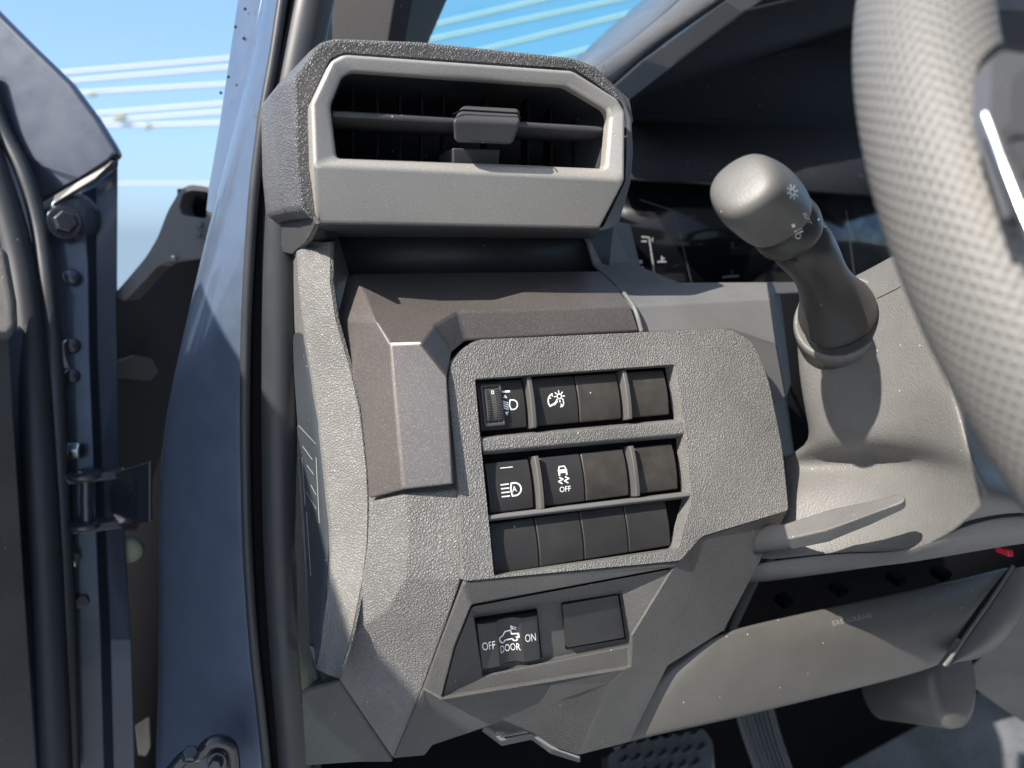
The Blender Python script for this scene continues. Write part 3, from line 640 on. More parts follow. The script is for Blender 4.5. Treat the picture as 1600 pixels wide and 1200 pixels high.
def surf(*objs):
    """ray-cast marks on to the real surface of finished objects"""
    dg = bpy.context.evaluated_depsgraph_get(); dg.update(); trees = []
    for o in objs:
        e = o.evaluated_get(dg); me = e.to_mesh(); mw = o.matrix_world.copy()
        trees.append(BVHTree.FromPolygons([mw @ v.co for v in me.vertices], [tuple(q.vertices) for q in me.polygons])); e.to_mesh_clear()
    def fn(u, v):
        best = None
        for t in trees:
            h = t.ray_cast(CO, ray(u, v).normalized())
            if h[0] is not None and (best is None or h[3] < best[2]): best = (h[0], h[1] if h[1].dot(ray(u, v)) < 0 else -h[1], h[3])
        return (best[0], best[1]) if best else None
    return fn
lines = [((467, 665), (493, 693)), ((473, 697), (488, 718)), ((494, 715), (499, 817)), ((478, 767), (494, 795)), ((486, 758), (494, 773)), ((472, 715), (477, 790)), ((479, 800), (486, 900)), ((480, 727), (490, 741))]
cap_fn = surf(MARK_CAP)
marks('scored_lines', [q for a, b in lines for k in range(4) for q in stroke([(a[0] + (b[0] - a[0]) * k / 4, a[1] + (b[1] - a[1]) * k / 4), (a[0] + (b[0] - a[0]) * (k + 1) / 4, a[1] + (b[1] - a[1]) * (k + 1) / 4)], .9)], cap_fn, M['mark_dim'], dash)
tp = xf(text_polys('SRS AIRBAG', 11), 1.1, -.95, R(-12.5), 1331, 968)
marks('raised_lettering', tp, surf(kp), M['knee_letters'], knee)

# ================================================================== BRONZE TRIM
V = {'r0': pp(552, 427, -.048), 'r1': pp(571, 460, -.030), 'r2': pp(589, 502, -.010), 'r3': pp(609, 538, .000), 'r4': pp(613, 582, .000), 'r5': pp(630, 765, -.003),
     't1': pp(938, 423, -.046), 'e1': pp(962, 447, -.032), 'f1': pp(986, 478, -.009), 'f2': pp(715, 487, -.004), 'f3': pp(678, 510, .004), 'v1': pp(658, 536, .009),
     'e2': pp(999, 517, -.008), 'b2': pp(728, 532, -.005), 'b3': pp(707, 550, -.005), 'b4': pp(699, 588, .003), 'b5': pp(709, 756, .007),
     'l0': pp(541, 432, -.052), 'l1': pp(525, 500, -.042), 'l2': pp(549, 580, -.030), 'l3': pp(562, 635, -.027), 'l4': pp(573, 735, -.022), 'l5': pp(575, 779, -.018)}
tr = cage('bronze_trim', V, [('r0', 't1', 'e1', 'f1', 'f2', 'f3', 'v1', 'r3', 'r2', 'r1'), ('f2', 'f1', 'e2', 'b2'), ('f2', 'b2', 'b3', 'f3'), ('f3', 'b3', 'b4', 'v1'), ('v1', 'b4', 'b5', 'r5', 'r4', 'r3'),
     ('l0', 'r0', 'r1', 'r2', 'l1'), ('l1', 'r2', 'r3', 'r4', 'l2'), ('l2', 'r4', 'r5', 'l5', 'l4', 'l3')], M['brown'], None, bevel=.0065, seg=6, thick=.003, angle=8)
tag(tr, 'bronze brown flecked trim wrapping the top and left of the switch panel', 'trim')
tube('trim_joint', smooth_path([pp(965, 447, -.034), pp(990, 479, -.009), pp(1003, 519, -.0065)]), .0013, M['grey_plastic'], tr)

# ================================================================== AIR VENT
vent = thing('air_vent', 'silver framed air vent with a black slat and slider under a grained hood', 'air vent', (.15, .40, 1.5))
O8 = [(486, 162), (518, 94), (538, 84), (896, 110), (966, 154), (978, 174), (977, 282), (490, 258)]
I8 = [(517, 164), (535, 119), (550, 110), (886, 134), (948, 171), (953, 184), (946, 263), (527, 247)]
YF = .374
V = {}
for i, q in enumerate(O8): V['o%d' % i] = QY(*q, YF + (-.001 if i not in (6, 7) else -.003)); V['p%d' % i] = QY(*q, YF) + Vector((0, .022, 0))
for i, q in enumerate(I8): V['i%d' % i] = QY(*q, YF + .001); V['j%d' % i] = V['i%d' % i] + Vector((0, .006, 0))
for k in (6, 7): V['p%d' % k] = V['o%d' % k] + Vector((0, .026, 0))
V['s6'] = QY(938, 357, .387); V['s7'] = QY(494, 349, .387)
V['q6'] = V['s6'] + Vector((0, .02, .004)); V['q7'] = V['s7'] + Vector((0, .02, .004))
fs = [('o%d' % i, 'o%d' % ((i + 1) % 8), 'i%d' % ((i + 1) % 8), 'i%d' % i) for i in range(8)] + [('i%d' % i, 'i%d' % ((i + 1) % 8), 'j%d' % ((i + 1) % 8), 'j%d' % i) for i in range(8)]
fs += [('o%d' % i, 'p%d' % i, 'p%d' % ((i + 1) % 8), 'o%d' % ((i + 1) % 8)) for i in range(6)] + [('o7', 'o6', 's6', 's7'), ('o6', 'p6', 'q6', 's6'), ('o7', 's7', 'q7', 'p7'), ('p7', 'p0', 'o0', 'o7'), ('s7', 's6', 'q6', 'q7')]
cage('bezel', V, fs, M['silver'], vent, bevel=.0022, seg=4, thick=.0, angle=20)
# dark duct
duct = {}
for i, q in enumerate(I8):
    a = QY(*q, YF + .006); duct['a%d' % i] = a; c = QY(735, 190, YF); duct['b%d' % i] = a + Vector((0, .06, 0)) + (c - QY(*q, YF)) * .10
cage('duct', duct, [('a%d' % i, 'a%d' % ((i + 1) % 8), 'b%d' % ((i + 1) % 8), 'b%d' % i) for i in range(8)] + [tuple('b%d' % i for i in range(8))], M['dark_plastic'], vent, bevel=0, thick=0)
# horizontal slat, thin aerofoil
va, vb = QY(519, 183, YF + .008), QY(948, 207, YF + .008)
bm, _ = grid_bm([[pt + Vector((0, y, z)) for (y, z) in ((.0, .0005), (.0, .0028), (.006, .0042), (.022, .003), (.034, .001), (.034, -.001), (.018, -.0022), (.006, -.0018))] for pt in (va, vb)], closed=True)
bm.faces.new([v for v in list(bm.verts)[:8]]); bm.faces.new([v for v in list(bm.verts)[8:]][::-1])
bmesh.ops.recalc_face_normals(bm, faces=bm.faces); slat = finish(obj('slat', bm, M['mid_plastic'], vent), bevel=.0008)
for (u, v) in ((524, 184), (944, 207)):
    finish(obj('slat_pivot', lathe_bm(QY(u, v, YF + .014), Vector((1, 0, 0)), [(-.004, .0022), (.004, .0022)], 12), M['dark_plastic'], vent), wn=False)
# slider tab on the slat
def Yb(u, v, y): return QY(u, v, y)
cage('slider_tab', {0: Yb(706, 187, YF - .012), 1: Yb(815, 191, YF - .012), 2: Yb(811, 170, YF - .003), 3: Yb(722, 165, YF - .003), 4: Yb(710, 222, YF - .006), 5: Yb(800, 226, YF - .006), 6: Yb(812, 172, YF + .022), 7: Yb(724, 168, YF + .022), 8: Yb(800, 224, YF + .022), 9: Yb(712, 220, YF + .022)},
     [(0, 1, 2, 3), (0, 4, 5, 1), (3, 2, 6, 7), (4, 9, 8, 5), (1, 5, 8, 6, 2), (0, 3, 7, 9, 4)], M['mid_plastic'], vent, bevel=.0022, seg=4, thick=0, angle=15)
tube('tab_groove', [Yb(708, 179, YF - .0108), Yb(722, 172, YF - .0092), Yb(808, 177, YF - .0092), Yb(814, 185, YF - .0108)], .0005, M['black'], vent, seg=6)
bm = bmesh.new(); q = [Yb(707, 231, YF + .012), Yb(782, 233, YF + .012), Yb(780, 258, YF + .014), Yb(708, 256, YF + .014)]
vs = [bm.verts.new(x) for x in q]; vk = [bm.verts.new(x + Vector((0, .025, 0))) for x in q]; bm.faces.new(vs); bm.faces.new(vk[::-1])
for i in range(4): bm.faces.new((vs[i], vk[i], vk[(i + 1) % 4], vs[(i + 1) % 4]))
bmesh.ops.recalc_face_normals(bm, faces=bm.faces); finish(obj('slider_foot', bm, M['mid_plastic'], vent), bevel=.001)
# upright vanes behind the slat
for u in (552, 590, 626, 660, 694, 760, 826, 862, 898):
    t = (u - 519) / 429; v0 = 118 + 24 * t; v1 = 246 + 16 * t
    a, b = QY(u, v0, YF + .036), QY(u, v1, YF + .036)
    bm, _ = grid_bm([[pt + Vector((dx, dy, 0)) for dx, dy in ((-.0007, 0), (.0007, 0), (.0042, .018), (.0028, .018))] for pt in (a, b)], closed=True); bmesh.ops.recalc_face_normals(bm, faces=bm.faces)
    obj('upright_vane', bm, M['cave'], vent)
# hood: grained front, side wrap, smooth right cheek
HF = [(487, 340), (470, 325), (463, 250), (460, 120), (499, 67), (524, 60), (656, 65), (896, 90), (928, 102), (960, 134)]
HB = [(494, 349), (490, 300), (484, 250), (483, 160), (515, 92), (536, 82), (656, 90), (896, 107), (925, 125), (968, 158)]
V = {}
for i, (a, b) in enumerate(zip(HF, HB)):
    V['f%d' % i] = QY(*a, .384); V['b%d' % i] = QY(*b, .386); V['c%d' % i] = V['f%d' % i] + Vector((-.006 if i < 4 else 0, .025, .003 if 4 <= i else 0)); V['d%d' % i] = V['f%d' % i] + Vector((-.012 if i < 4 else 0, .11, -.012 if i >= 4 else 0))
fs = []
for i in range(9):
    for a, b in (('b', 'f'), ('f', 'c'), ('c', 'd')): fs.append(('%s%d' % (a, i), '%s%d' % (b, i), '%s%d' % (b, i + 1), '%s%d' % (a, i + 1)))
cage('hood', V, fs, M['grain_hood'], vent, bevel=.003, seg=4, thick=0, angle=20)
CF = [(960, 134), (978, 150), (990, 185), (992, 240), (988, 285), (970, 348), (958, 356)]
CB = [(964, 150), (974, 166), (979, 188), (979, 240), (977, 284), (944, 352), (936, 360)]
V = {}
for i, (a, b) in enumerate(zip(CF, CB)):
    V['f%d' % i] = QY(*a, .384); V['b%d' % i] = QY(*b, .386); V['d%d' % i] = V['f%d' % i] + Vector((.002, .11, -.004))
fs = []
for i in range(6):
    for a, b in (('b', 'f'), ('f', 'd')): fs.append(('%s%d' % (a, i), '%s%d' % (b, i), '%s%d' % (b, i + 1), '%s%d' % (a, i + 1)))
cage('cheek', V, fs, M['hood_plastic'], vent, bevel=.003, seg=4, thick=0, angle=20)
cage('corner_fill', [QY(*q, .3875) for q in ((880, 96), (930, 104), (962, 135), (984, 155), (990, 190), (978, 200), (966, 160), (890, 116))], [tuple(range(8))], M['hood_plastic'], vent, bevel=.0005, thick=.02)
# underside: dark shadow line below the silver skirt and left lower cheek
cage('underside', {0: QY(493, 350, .389), 1: QY(940, 358, .389), 2: QY(925, 374, .455), 3: QY(530, 371, .455), 4: QY(480, 378, .412), 5: QY(516, 379, .422)}, [(0, 1, 2, 3), (0, 3, 5, 4)], M['hood_plastic'], vent, bevel=.0015, thick=.002)
cage('lower_cheek', {0: QY(487, 340, .386), 1: QY(470, 327, .385), 2: QY(440, 318, .46), 3: QY(428, 352, .47), 4: QY(431, 392, .47), 5: QY(455, 398, .44), 6: QY(480, 378, .412), 7: QY(494, 350, .379)}, [(0, 1, 2, 3, 4, 5, 6, 7)], M['mid_plastic'], vent, bevel=.002)

# ================================================================== INSTRUMENT SCREEN
scr = thing('instrument_screen', 'black glossy instrument display with grey gauge marks behind the stalk', 'display', (.5, .58, 1.4))
SP = Plane(QY(1150, 350, .575), Vector((0, -.97, .22)))
plate('screen_glass', [SP(*q) for q in ((950, 268), (1480, 305), (1480, 460), (950, 450))], [], Vector((0, .004, 0)), M['gloss'], scr, bevel=.0)
def onSP(u, v): return SP(u, v), SP.n
pol = stroke([(1003, 370), (1014, 371), (1024, 438)], 2) + stroke([(1003, 377), (1010, 377)], 2)
for y in (409, 419, 429): pol += [[Vector((984 + (y - 409) * .16, y - 2.6)), Vector((1003 + (y - 409) * .2, y - 2.6)), Vector((1004 + (y - 409) * .2, y + 2.6)), Vector((985 + (y - 409) * .16, y + 2.6))]]
pol += xf(text_polys('H', 11), 1, -1, 0, 1017, 375) + xf(text_polys('C', 8), 1, -1, 0, 1029, 436)
pol += stroke([(1034, 401), (1034, 409)], 2) + stroke([(1034, 404), (1038, 404)], 1.5) + stroke([(1028, 409), (1040, 409)], 2)
marks('gauge_marks', pol, onSP, M['mark_dim'], scr)
pol = xf(text_polys('2', 10), 1, -1, 0, 1144, 383) + xf(text_polys('1', 9), 1, -1, 0, 1144, 426) + stroke([(1130, 433), (1153, 431)], 3)
pol += xf(text_polys('1/2', 8), 1, -1, 0, 1081, 338) + stroke([(1000, 312), (1048, 328), (1056, 340), (1080, 440)], 1.2) + stroke([(1322, 330), (1336, 440)], 1.2)
m_f, t_f, b_f = mat('faint_print'); b_f.inputs['Base Color'].default_value = (.05, .055, .06, 1); M['faint'] = m_f
marks('printed_marks', pol, onSP, M['faint'], scr)

# ================================================================== SWITCH PANEL
sw = thing('switch_panel', 'grained grey switch panel with three rows of black push buttons', 'switch panel', (.2, .35, 1.3))
outer = rc([(700, 596), (706, 566), (738, 531), (1140, 513), (1176, 534), (1200, 590), (1222, 700), (1232, 797), (1096, 838), (1063, 876), (724, 908), (716, 760)], [14, 16, 18, 22, 16, 20, 20, 6, 6, 6, 6, 0])
hole = [(742, 592), (1054, 569), (1069, 655), (1081, 782), (1060, 858), (772, 900), (752, 700)]
bez = plate('bezel', [pp(*q) for q in outer], [[pp(*q) for q in rc(hole, [3, 3, 0, 4, 4, 3, 0])]], pp.n * -.012, M['grain'], sw, bevel=.0028, seg=4)
def HT(a): return 0
# floor of the opening
plate('backing', [pp(u, v, -.0100) for u, v in ((730, 575), (1090, 555), (1100, 880), (750, 920))], [], pp.n * -.002, M['black'], sw, bevel=0)
# cross bands
cage('cross_band', {0: pp(751, 685, -.0012), 1: pp(1067, 657, -.0012), 2: pp(1070, 678, -.0012), 3: pp(755, 706, -.0012), 4: pp(750, 682, -.010), 5: pp(1066, 654, -.010), 6: pp(1071, 683, -.010), 7: pp(756, 711, -.010)},
     [(0, 1, 2, 3), (0, 4, 5, 1), (3, 2, 6, 7)], M['grain'], sw, bevel=.0012, seg=3, thick=0, angle=30)
cage('thin_ledge', {0: pp(762, 806, -.0015), 1: pp(1077, 769, -.0015), 2: pp(1078, 775, -.0012), 3: pp(764, 812, -.0012), 4: pp(761, 804, -.010), 5: pp(1076, 767, -.010), 6: pp(1079, 778, -.010), 7: pp(765, 815, -.010)},
     [(0, 1, 2, 3), (0, 4, 5, 1), (3, 2, 6, 7)], M['grey_plastic'], sw, bevel=.0006, thick=0, angle=30)
# right-hand inner wall
cage('inner_wall', [pp(1054, 569, -.002), pp(1069, 655, -.002), pp(1081, 782, -.002), pp(1060, 858, -.002), pp(1058, 856, -.010), pp(1068, 770, -.010), pp(1060, 655, -.010), pp(1050, 570, -.010)], [(0, 1, 6, 7), (1, 2, 5, 6), (2, 3, 4, 5)], M['grain_fine'], sw, bevel=0, thick=0)
def ink(*polys): return [p for q in polys for p in q]
def sun_icon(cx, cy, r, wd, rays=8):
    o = stroke(arc(cx, cy, r, r, 0, 360, 12), wd)
    for k in range(rays):
        a = 2 * math.pi * k / rays; o += stroke([(cx + math.cos(a) * r * 1.6, cy + math.sin(a) * r * 1.6), (cx + math.cos(a) * r * 2.3, cy + math.sin(a) * r * 2.3)], wd)
    return o
# icons in millimetres around the middle of a button
beam = lambda: ink(stroke(arc(1, 0, 3.4, 3.2, -90, 90) + [(-.6, 3.2), (-1.2, 0), (-.6, -3.2)], .75, True), *[stroke([(-2.2, y), (-6.2, y)], .6) for y in (-3, -1, 1, 3)])
icon_level = ink(xf(ink(stroke(arc(1.2, 0, 2.6, 2.6, -90, 90) + [(-.2, 2.6), (-.9, 0), (-.2, -2.6)], .6, True), *[stroke([(-1.8, y), (-4.2, y + .9)], .75) for y in (-2.4, -1.2, 0, 1.2)]), .95, .95, 0, 4.6, -.5),
                 stroke([(.6, 6.6), (4.6, 6.6)], 1.0), stroke([(1.2, 3.4), (1.9, 4.6), (2.6, 3.4)], .5, True), stroke([(1.2, -4.2), (1.9, -5.4), (2.6, -4.2)], .5, True))
icon_dim = ink(stroke(arc(-.6, -.4, 4.2, 4.2, 110, 215), .7), stroke([(-4.0, -2.8), (-1.6, -1.8)], .9), stroke([(-4.2, 1.8), (-3.2, 1.3)], .5), stroke([(-2.4, 3.2), (-1.9, 2.4)], .5), stroke([(-1.4, -2), (.2, -.6)], 1.1),
               sun_icon(2.0, 2.0, 1.3, .55), stroke(arc(1.8, -1.6, 2.2, 2.2, -60, 20), .6), stroke([(2.0, -3.6), (3.0, -3.0), (2.4, -2.2)], .6))
icon_auto = ink(xf(beam(), 1, 1, 0, 1.2, -2.0), xf(text_polys('A', 4.2), .9, 1, 0, 2.0, -2.0), stroke([(-4.0, 9.4), (2.6, 9.4)], .35))
car = ink(stroke([(-2.2, 1.0), (-1.5, 2.8), (1.5, 2.8), (2.2, 1.0)], .6), [[Vector((-2.6, 1.2)), Vector((2.6, 1.2)), Vector((2.6, -.6)), Vector((-2.6, -.6))]], stroke([(-2.1, -1.0), (-2.1, -1.5)], .9), stroke([(2.1, -1.0), (2.1, -1.5)], .9))
skid = lambda dx: stroke([(dx - .2, 1.6), (dx + 1.6, .6), (dx - 1.0, -.4), (dx + .8, -1.6)], .65)
icon_slip = ink(xf(car, 1, 1, 0, 0, 4.0), xf(ink(skid(-2.0), skid(1.4)), 1, 1, 0, 0, -.4), xf(text_polys('OFF', 4.0), .95, 1, 0, .3, -5.2))
def bulge(b, h): 
    t = max(-1, min(1, b / (h / 2))); return .0016 * (1 - t * t)
def button(u0, u1, base, rowdef, m, icon=None, label=None, matdim=False):
    (a0, a1), (b0, b1) = (u0, u1), rowdef
    nb = 12; hgt = b1 - b0; bm = bmesh.new()
    rows = []
    for i in range(nb + 1):
        b = b0 + hgt * i / nb; h = base + bulge(b - (b0 + b1) / 2, hgt)
        rows.append([pp.P(a0, b, base - .006), pp.P(a0, b, h), pp.P(a1, b, h), pp.P(a1, b, base - .006)])
    bm, vs = grid_bm(rows); bm.faces.new(vs[0]); bm.faces.new(vs[-1][::-1]); bmesh.ops.recalc_face_normals(bm, faces=bm.faces)
    o = finish(obj('push_button', bm, m, sw, label), bevel=.0007, seg=3, angle=40)
    if icon:
        cx, cb = (a0 + a1) / 2, (b0 + b1) / 2
        def fn(x, y):
            b = cb + y * .001; return pp.P(cx + x * .001, b, base + bulge(b - cb, hgt)), pp.n
        k = marks('icon', icon, fn, M['mark'], o); k.matrix_parent_inverse = o.matrix_parent_inverse if False else Matrix.Identity(4)
    return o
mm = .001
R1 = (.0205 - .0003, .0455); R2 = (-.0215, .0038); R3 = (-.0515, -.0265)
cols1 = [(-.0480, -.0226), (-.0172, .0078), (.0084, .0337), (.0403, .0645)]
cols3 = [(-.0489, -.0243), (-.0238, .0014), (.0019, .0280), (.0285, .0545)]
BZ = -.0066
for (c, m_, ic, lb) in zip(cols1, (M['button'], M['button'], M['blank'], M['blank']), (icon_level, icon_dim, None, None), ('black button panel with headlamp level icon and ridged thumbwheel', 'black button with white dimmer icon', 'smudged blank black button', 'scratched blank black button at the row end')):
    o = button(*c, BZ, R1, m_, ic, lb)
    if ic is icon_level: lev = o
for (c, m_, ic, lb) in zip([(-.0480, -.0240), (-.0177, .0057), (.0063, .0321), (.0390, .0635)], (M['button'], M['button'], M['blank'], M['blank']), (icon_auto, icon_slip, None, None), ('black button with automatic headlamp icon', 'black button with skidding car icon and OFF', 'smudged blank black button', 'dusty blank black button at the row end')):
    button(*c, BZ, R2, m_, ic, lb)
for c in cols3: button(*c, BZ - .001, R3, M['button'])
# ribs between buttons in the two upper rows
for (a, rw) in ((-.0199, R1), (.0370, R1), (-.0209, R2), (.0355, R2)):
    bm = bmesh.new(); w_ = .0013; rows = []
    for i in range(9):
        b = rw[0] - .001 + (rw[1] - rw[0] + .002) * i / 8; h = BZ + .0040 + bulge(b - (rw[0] + rw[1]) / 2, rw[1] - rw[0] + .004)
        rows.append([pp.P(a - w_, b, BZ - .004), pp.P(a - w_, b, h), pp.P(a + w_, b, h), pp.P(a + w_, b, BZ - .004)])
    bm, vs = grid_bm(rows); bm.faces.new(vs[0]); bm.faces.new(vs[-1][::-1]); bmesh.ops.recalc_face_normals(bm, faces=bm.faces)
    finish(obj('rib', bm, M['rib'], sw), bevel=.0005, angle=40)
# thumbwheel with ridges in a framed window of the first button
fa0, fa1, fb0, fb1 = -.0466, -.0353, R1[0] + .0018, R1[1] - .0018
def rect(a0, a1, b0, b1, h): return [pp.P(a0, b0, h), pp.P(a1, b0, h), pp.P(a1, b1, h), pp.P(a0, b1, h)]
plate('wheel_frame', rect(fa0, fa1, fb0, fb1, BZ + .0030), [rect(fa0 + .0014, fa1 - .0012, fb0 + .0018, fb1 - .0018, BZ + .0030)], pp.n * -.0024, M['mid_plastic'], lev, bevel=.0005)
plate('wheel_well', rect(fa0 + .0008, fa1 - .0006, fb0 + .001, fb1 - .001, BZ + .0019), [], pp.n * -.0005, M['black'], lev, bevel=0)
ca, cb_ = (fa0 + fa1) / 2 + .0001, (fb0 + fb1) / 2
prof = []; bm = None; hh = (fb1 - fb0 - .0042) / 2
for (x0, x1) in ((-.0039, -.0021), (-.0017, .0015), (.0019, .0039)):
    nseg = 60; rows = []
    for i in range(nseg + 1):
        t = i / nseg * 2 - 1; b = cb_ + hh * t; h = BZ + .0020 + .0030 * math.sqrt(max(0, 1 - t * t))
        if (x0, x1) != (-.0017, .0015): h += .00035 * (1 if i % 4 < 2 else -1)
        else: h -= .0004
        rows.append([pp.P(ca + x0, b, BZ + .001), pp.P(ca + x0, b, h), pp.P(ca + x1, b, h), pp.P(ca + x1, b, BZ + .001)])
    k, _ = grid_bm(rows)
    if bm is None: bm = k
    else: merge(bm, k)
bmesh.ops.recalc_face_normals(bm, faces=bm.faces)
obj('thumbwheel', bm, M['mid_plastic'], lev)
marks('wheel_number', xf(text_polys('0', 3.6), 1, 1, 0, 0, 0), lambda x, y: (pp.P(ca + x * mm - .0001, cb_ + .0062 + y * mm * .8, BZ + .0043), pp.n), M['mark'], lev)
for o in list(bpy.data.objects):
    if o.parent is not None and o.parent.type == 'MESH': o.matrix_parent_inverse = Matrix.Identity(4)

# ================================================================== LOWER SWITCH TRAY
tray = thing('switch_tray', 'recessed grained tray below the push buttons holding a rocker switch and a blank cover', 'switch tray', (.2, .32, 1.2))
FP = tri_plane(pp(738, 962, -.020), pp(970, 928, -.020), pp(746, 1052, -.034))
G = {'T1': (738, 948, -.0075), 'T2': (1050, 889, -.0055), 'T3': (985, 994, -.0215), 'T4': (983, 1040, -.0315), 'T5': (692, 1089, -.0315), 'T6': (712, 1012, -.0175), 'q1': (762, 940, -.009), 'q2': (1036, 899, -.008)}
GV = {k: pp(*v) for k, v in G.items()}
GV.update({'R1': FP(739, 962), 'R2': FP(972, 928), 'R3': FP(985, 1004), 'R4': FP(748, 1054), 'W1': pp(748, 957, -.012), 'W2': pp(968, 922, -.012), 'W4': pp(750, 1056, -.031), 'W3': pp(983, 1009, -.029)})
cage('tray_shell', GV, [('T1', 'T2', 'W2', 'W1'), ('W1', 'W2', 'R2', 'R1'), ('T2', 'T3', 'R3', 'R2', 'W2'), ('T3', 'T4', 'W3', 'R3'), ('T4', 'T5', 'W4', 'W3'), ('W3', 'W4', 'R4', 'R3'), ('T5', 'T6', 'T1', 'W1', 'R1', 'R4', 'W4'), ('R1', 'R2', 'R3', 'R4')],
     M['grain_fine'], tray, bevel=.0028, seg=4, thick=0, angle=8)
def fab(u, v): return FP.ab(u, v)
ex0, ey0 = FP.ex, FP.ey
# rocker switch with a scooped middle
c0, c1, c3 = FP(742, 970), FP(836, 956), FP(750, 1040)
ex, ey = (c1 - c0), (c3 - c0); wR, hR = ex.length, ey.length; ex.normalize(); ey.normalize()
def rk(x, y, h): return c0 + ex * x * wR + ey * y * hR + FP.n * h
prof = [(0, .0030), (.10, .0036), (.29, .0036), (.30, .0034), (.36, .0022), (.44, .0016), (.52, .0015), (.60, .0018), (.66, .0026), (.70, .0034), (.71, .0036), (.93, .0036), (1, .0030)]
rows = [[rk(x, 0, -.004), rk(x, .0, h), rk(x, 1, h), rk(x, 1, -.004)] for x, h in prof]
bm, vs = grid_bm(rows); bm.faces.new(vs[0]); bm.faces.new(vs[-1][::-1]); bmesh.ops.recalc_face_normals(bm, faces=bm.faces)
rock = finish(obj('rocker_switch', bm, M['button'], tray, 'black rocker switch marked OFF, DOOR and ON'), bevel=.0004, angle=40)
def onr(x, y):
    h = .0038
    for (xa, ha), (xb, hb) in zip(prof, prof[1:]):
        if xa <= x <= xb: h = ha + (hb - ha) * (x - xa) / (xb - xa) + .0002
    return rk(x, y, h), FP.n
asp = wR / hR
def rt(s, size, x, y, xs=.6): return [[Vector((x + p[0] * xs / asp, y - p[1])) for p in q] for q in text_polys(s, size)]
truck = [(-.16, .06), (-.155, -.02), (-.10, -.045), (-.05, -.13), (.04, -.145), (.055, -.05), (.155, -.06), (.16, .03), (.125, .035)]
tk = [(x / .34 * .34 + .50, y * asp * .72 + .40) for x, y in truck]
pol = rt('OFF', .25, .145, .50) + rt('ON', .25, .845, .47) + rt('DOOR', .23, .50, .66)
SK = lambda pts, wd: [[Vector((p[0] / asp, p[1])) for p in q] for q in stroke([(a * asp, b) for a, b in pts], wd)]
pol += SK(tk, .030)
for cx in (.395, .60): pol += SK([(cx + .035 * math.cos(R(a)), .475 + .035 * asp * math.sin(R(a)) * .9) for a in range(0, 190, 30)], .028)
pol += SK([(.455, .475), (.545, .465)], .028) + SK([(.56, .19), (.57, .25)], .04) + SK([(.585, .20), (.63, .22)], .018) + SK([(.585, .235), (.62, .26)], .018)
marks('icon', pol, onr, M['mark'], rock)
cv = rc([(879, 945), (966, 930), (976, 996), (886, 1012)], 2)
plate('blank_cover', [FP(u, v, .0026) for u, v in cv], [], FP.n * -.006, M['button'], tray, bevel=.0006, label='plain dark rectangular cover')
for nm, q in (('socket_gap', ((738, 966), (839, 951), (847, 1027), (747, 1044))), ('cover_gap', ((877, 943), (968, 928), (978, 998), (884, 1014)))):
    plate(nm, [FP(u, v, .0004) for u, v in q], [], FP.n * -.0003, M['black'], tray, bevel=0)

# ================================================================== STEERING COLUMN
colu = thing('steering_column', 'grey grained steering column shroud behind the wheel', 'steering column', (.4, .35, 1.35))
rows = [
 [(1243, 470, .475), (1252, 462, .465), (1290, 446, .458), (1333, 429, .445), (1394, 395, .418), (1424, 380, .43), (1450, 370, .47)],
 [(1243, 500, .472), (1250, 505, .462), (1295, 500, .445), (1345, 470, .432), (1412, 432, .402), (1440, 426, .42), (1470, 420, .47)],
 [(1243, 545, .470), (1250, 550, .460), (1300, 545, .440), (1365, 530, .420), (1446, 508, .386), (1478, 505, .41), (1500, 500, .47)],
 [(1248, 600, .468), (1256, 600, .456), (1312, 598, .432), (1385, 590, .410), (1480, 580, .372), (1512, 575, .40), (1540, 570, .47)],
 [(1258, 655, .464), (1266, 655, .450), (1326, 655, .425), (1405, 652, .402), (1502, 648, .360), (1536, 645, .39), (1560, 640, .47)],
 [(1268, 700, .462), (1276, 702, .446), (1340, 698, .424), (1420, 698, .400), (1516, 710, .352), (1550, 715, .38), (1580, 715, .47)],
 [(1190, 722, .50), (1246, 722, .482), (1340, 712, .458), (1428, 716, .426), (1524, 736, .352), (1570, 740, .38), (1620, 740, .44)],
 [(1180, 770, .478), (1240, 760, .462), (1330, 755, .444), (1430, 760, .410), (1540, 764, .346), (1600, 770, .36), (1680, 780, .38)],
 [(1170, 830, .470), (1240, 815, .454), (1340, 800, .432), (1440, 812, .400), (1535, 790, .352), (1600, 790, .362), (1680, 800, .38)],
 [(1165, 880, .462), (1240, 872, .445), (1330, 862, .424), (1420, 866, .393), (1500, 820, .366), (1590, 800, .366), (1680, 810, .38)]]
def crisp(rw, k):
    P = [dep(*q) for q in rw]
    return P[:k] + [P[k - 1].lerp(P[k], .86), P[k], P[k].lerp(P[k + 1], .16)] + P[k + 1:]
up = grid('shroud', [crisp(rw, 4) for rw in rows], M['column'], colu, sub=2, thick=.003)
lo = [[(1165, 882, .462), (1240, 874, .445), (1330, 864, .424), (1420, 868, .393), (1500, 822, .366), (1590, 802, .366), (1680, 812, .38)],
      [(1160, 905, .466), (1240, 893, .452), (1330, 884, .432), (1415, 885, .404), (1500, 862, .380), (1590, 838, .376), (1680, 830, .385)],
      [(1160, 914, .480), (1240, 905, .470), (1330, 892, .455), (1420, 878, .435), (1510, 866, .42), (1600, 850, .41), (1680, 845, .41)],
      [(1165, 912, .54), (1240, 902, .54), (1330, 890, .54), (1420, 876, .53), (1510, 862, .52), (1600, 846, .51), (1680, 840, .51)]]
grid('lower_shroud', [[dep(*q) for q in rw] for rw in lo], M['column'], colu, sub=2, thick=.002)
cf = surf(up)
marks('seam_line', stroke([(1371, 466), (1380, 462), (1390, 457), (1400, 452), (1412, 446)], 1.3), cf, M['cave'], colu)
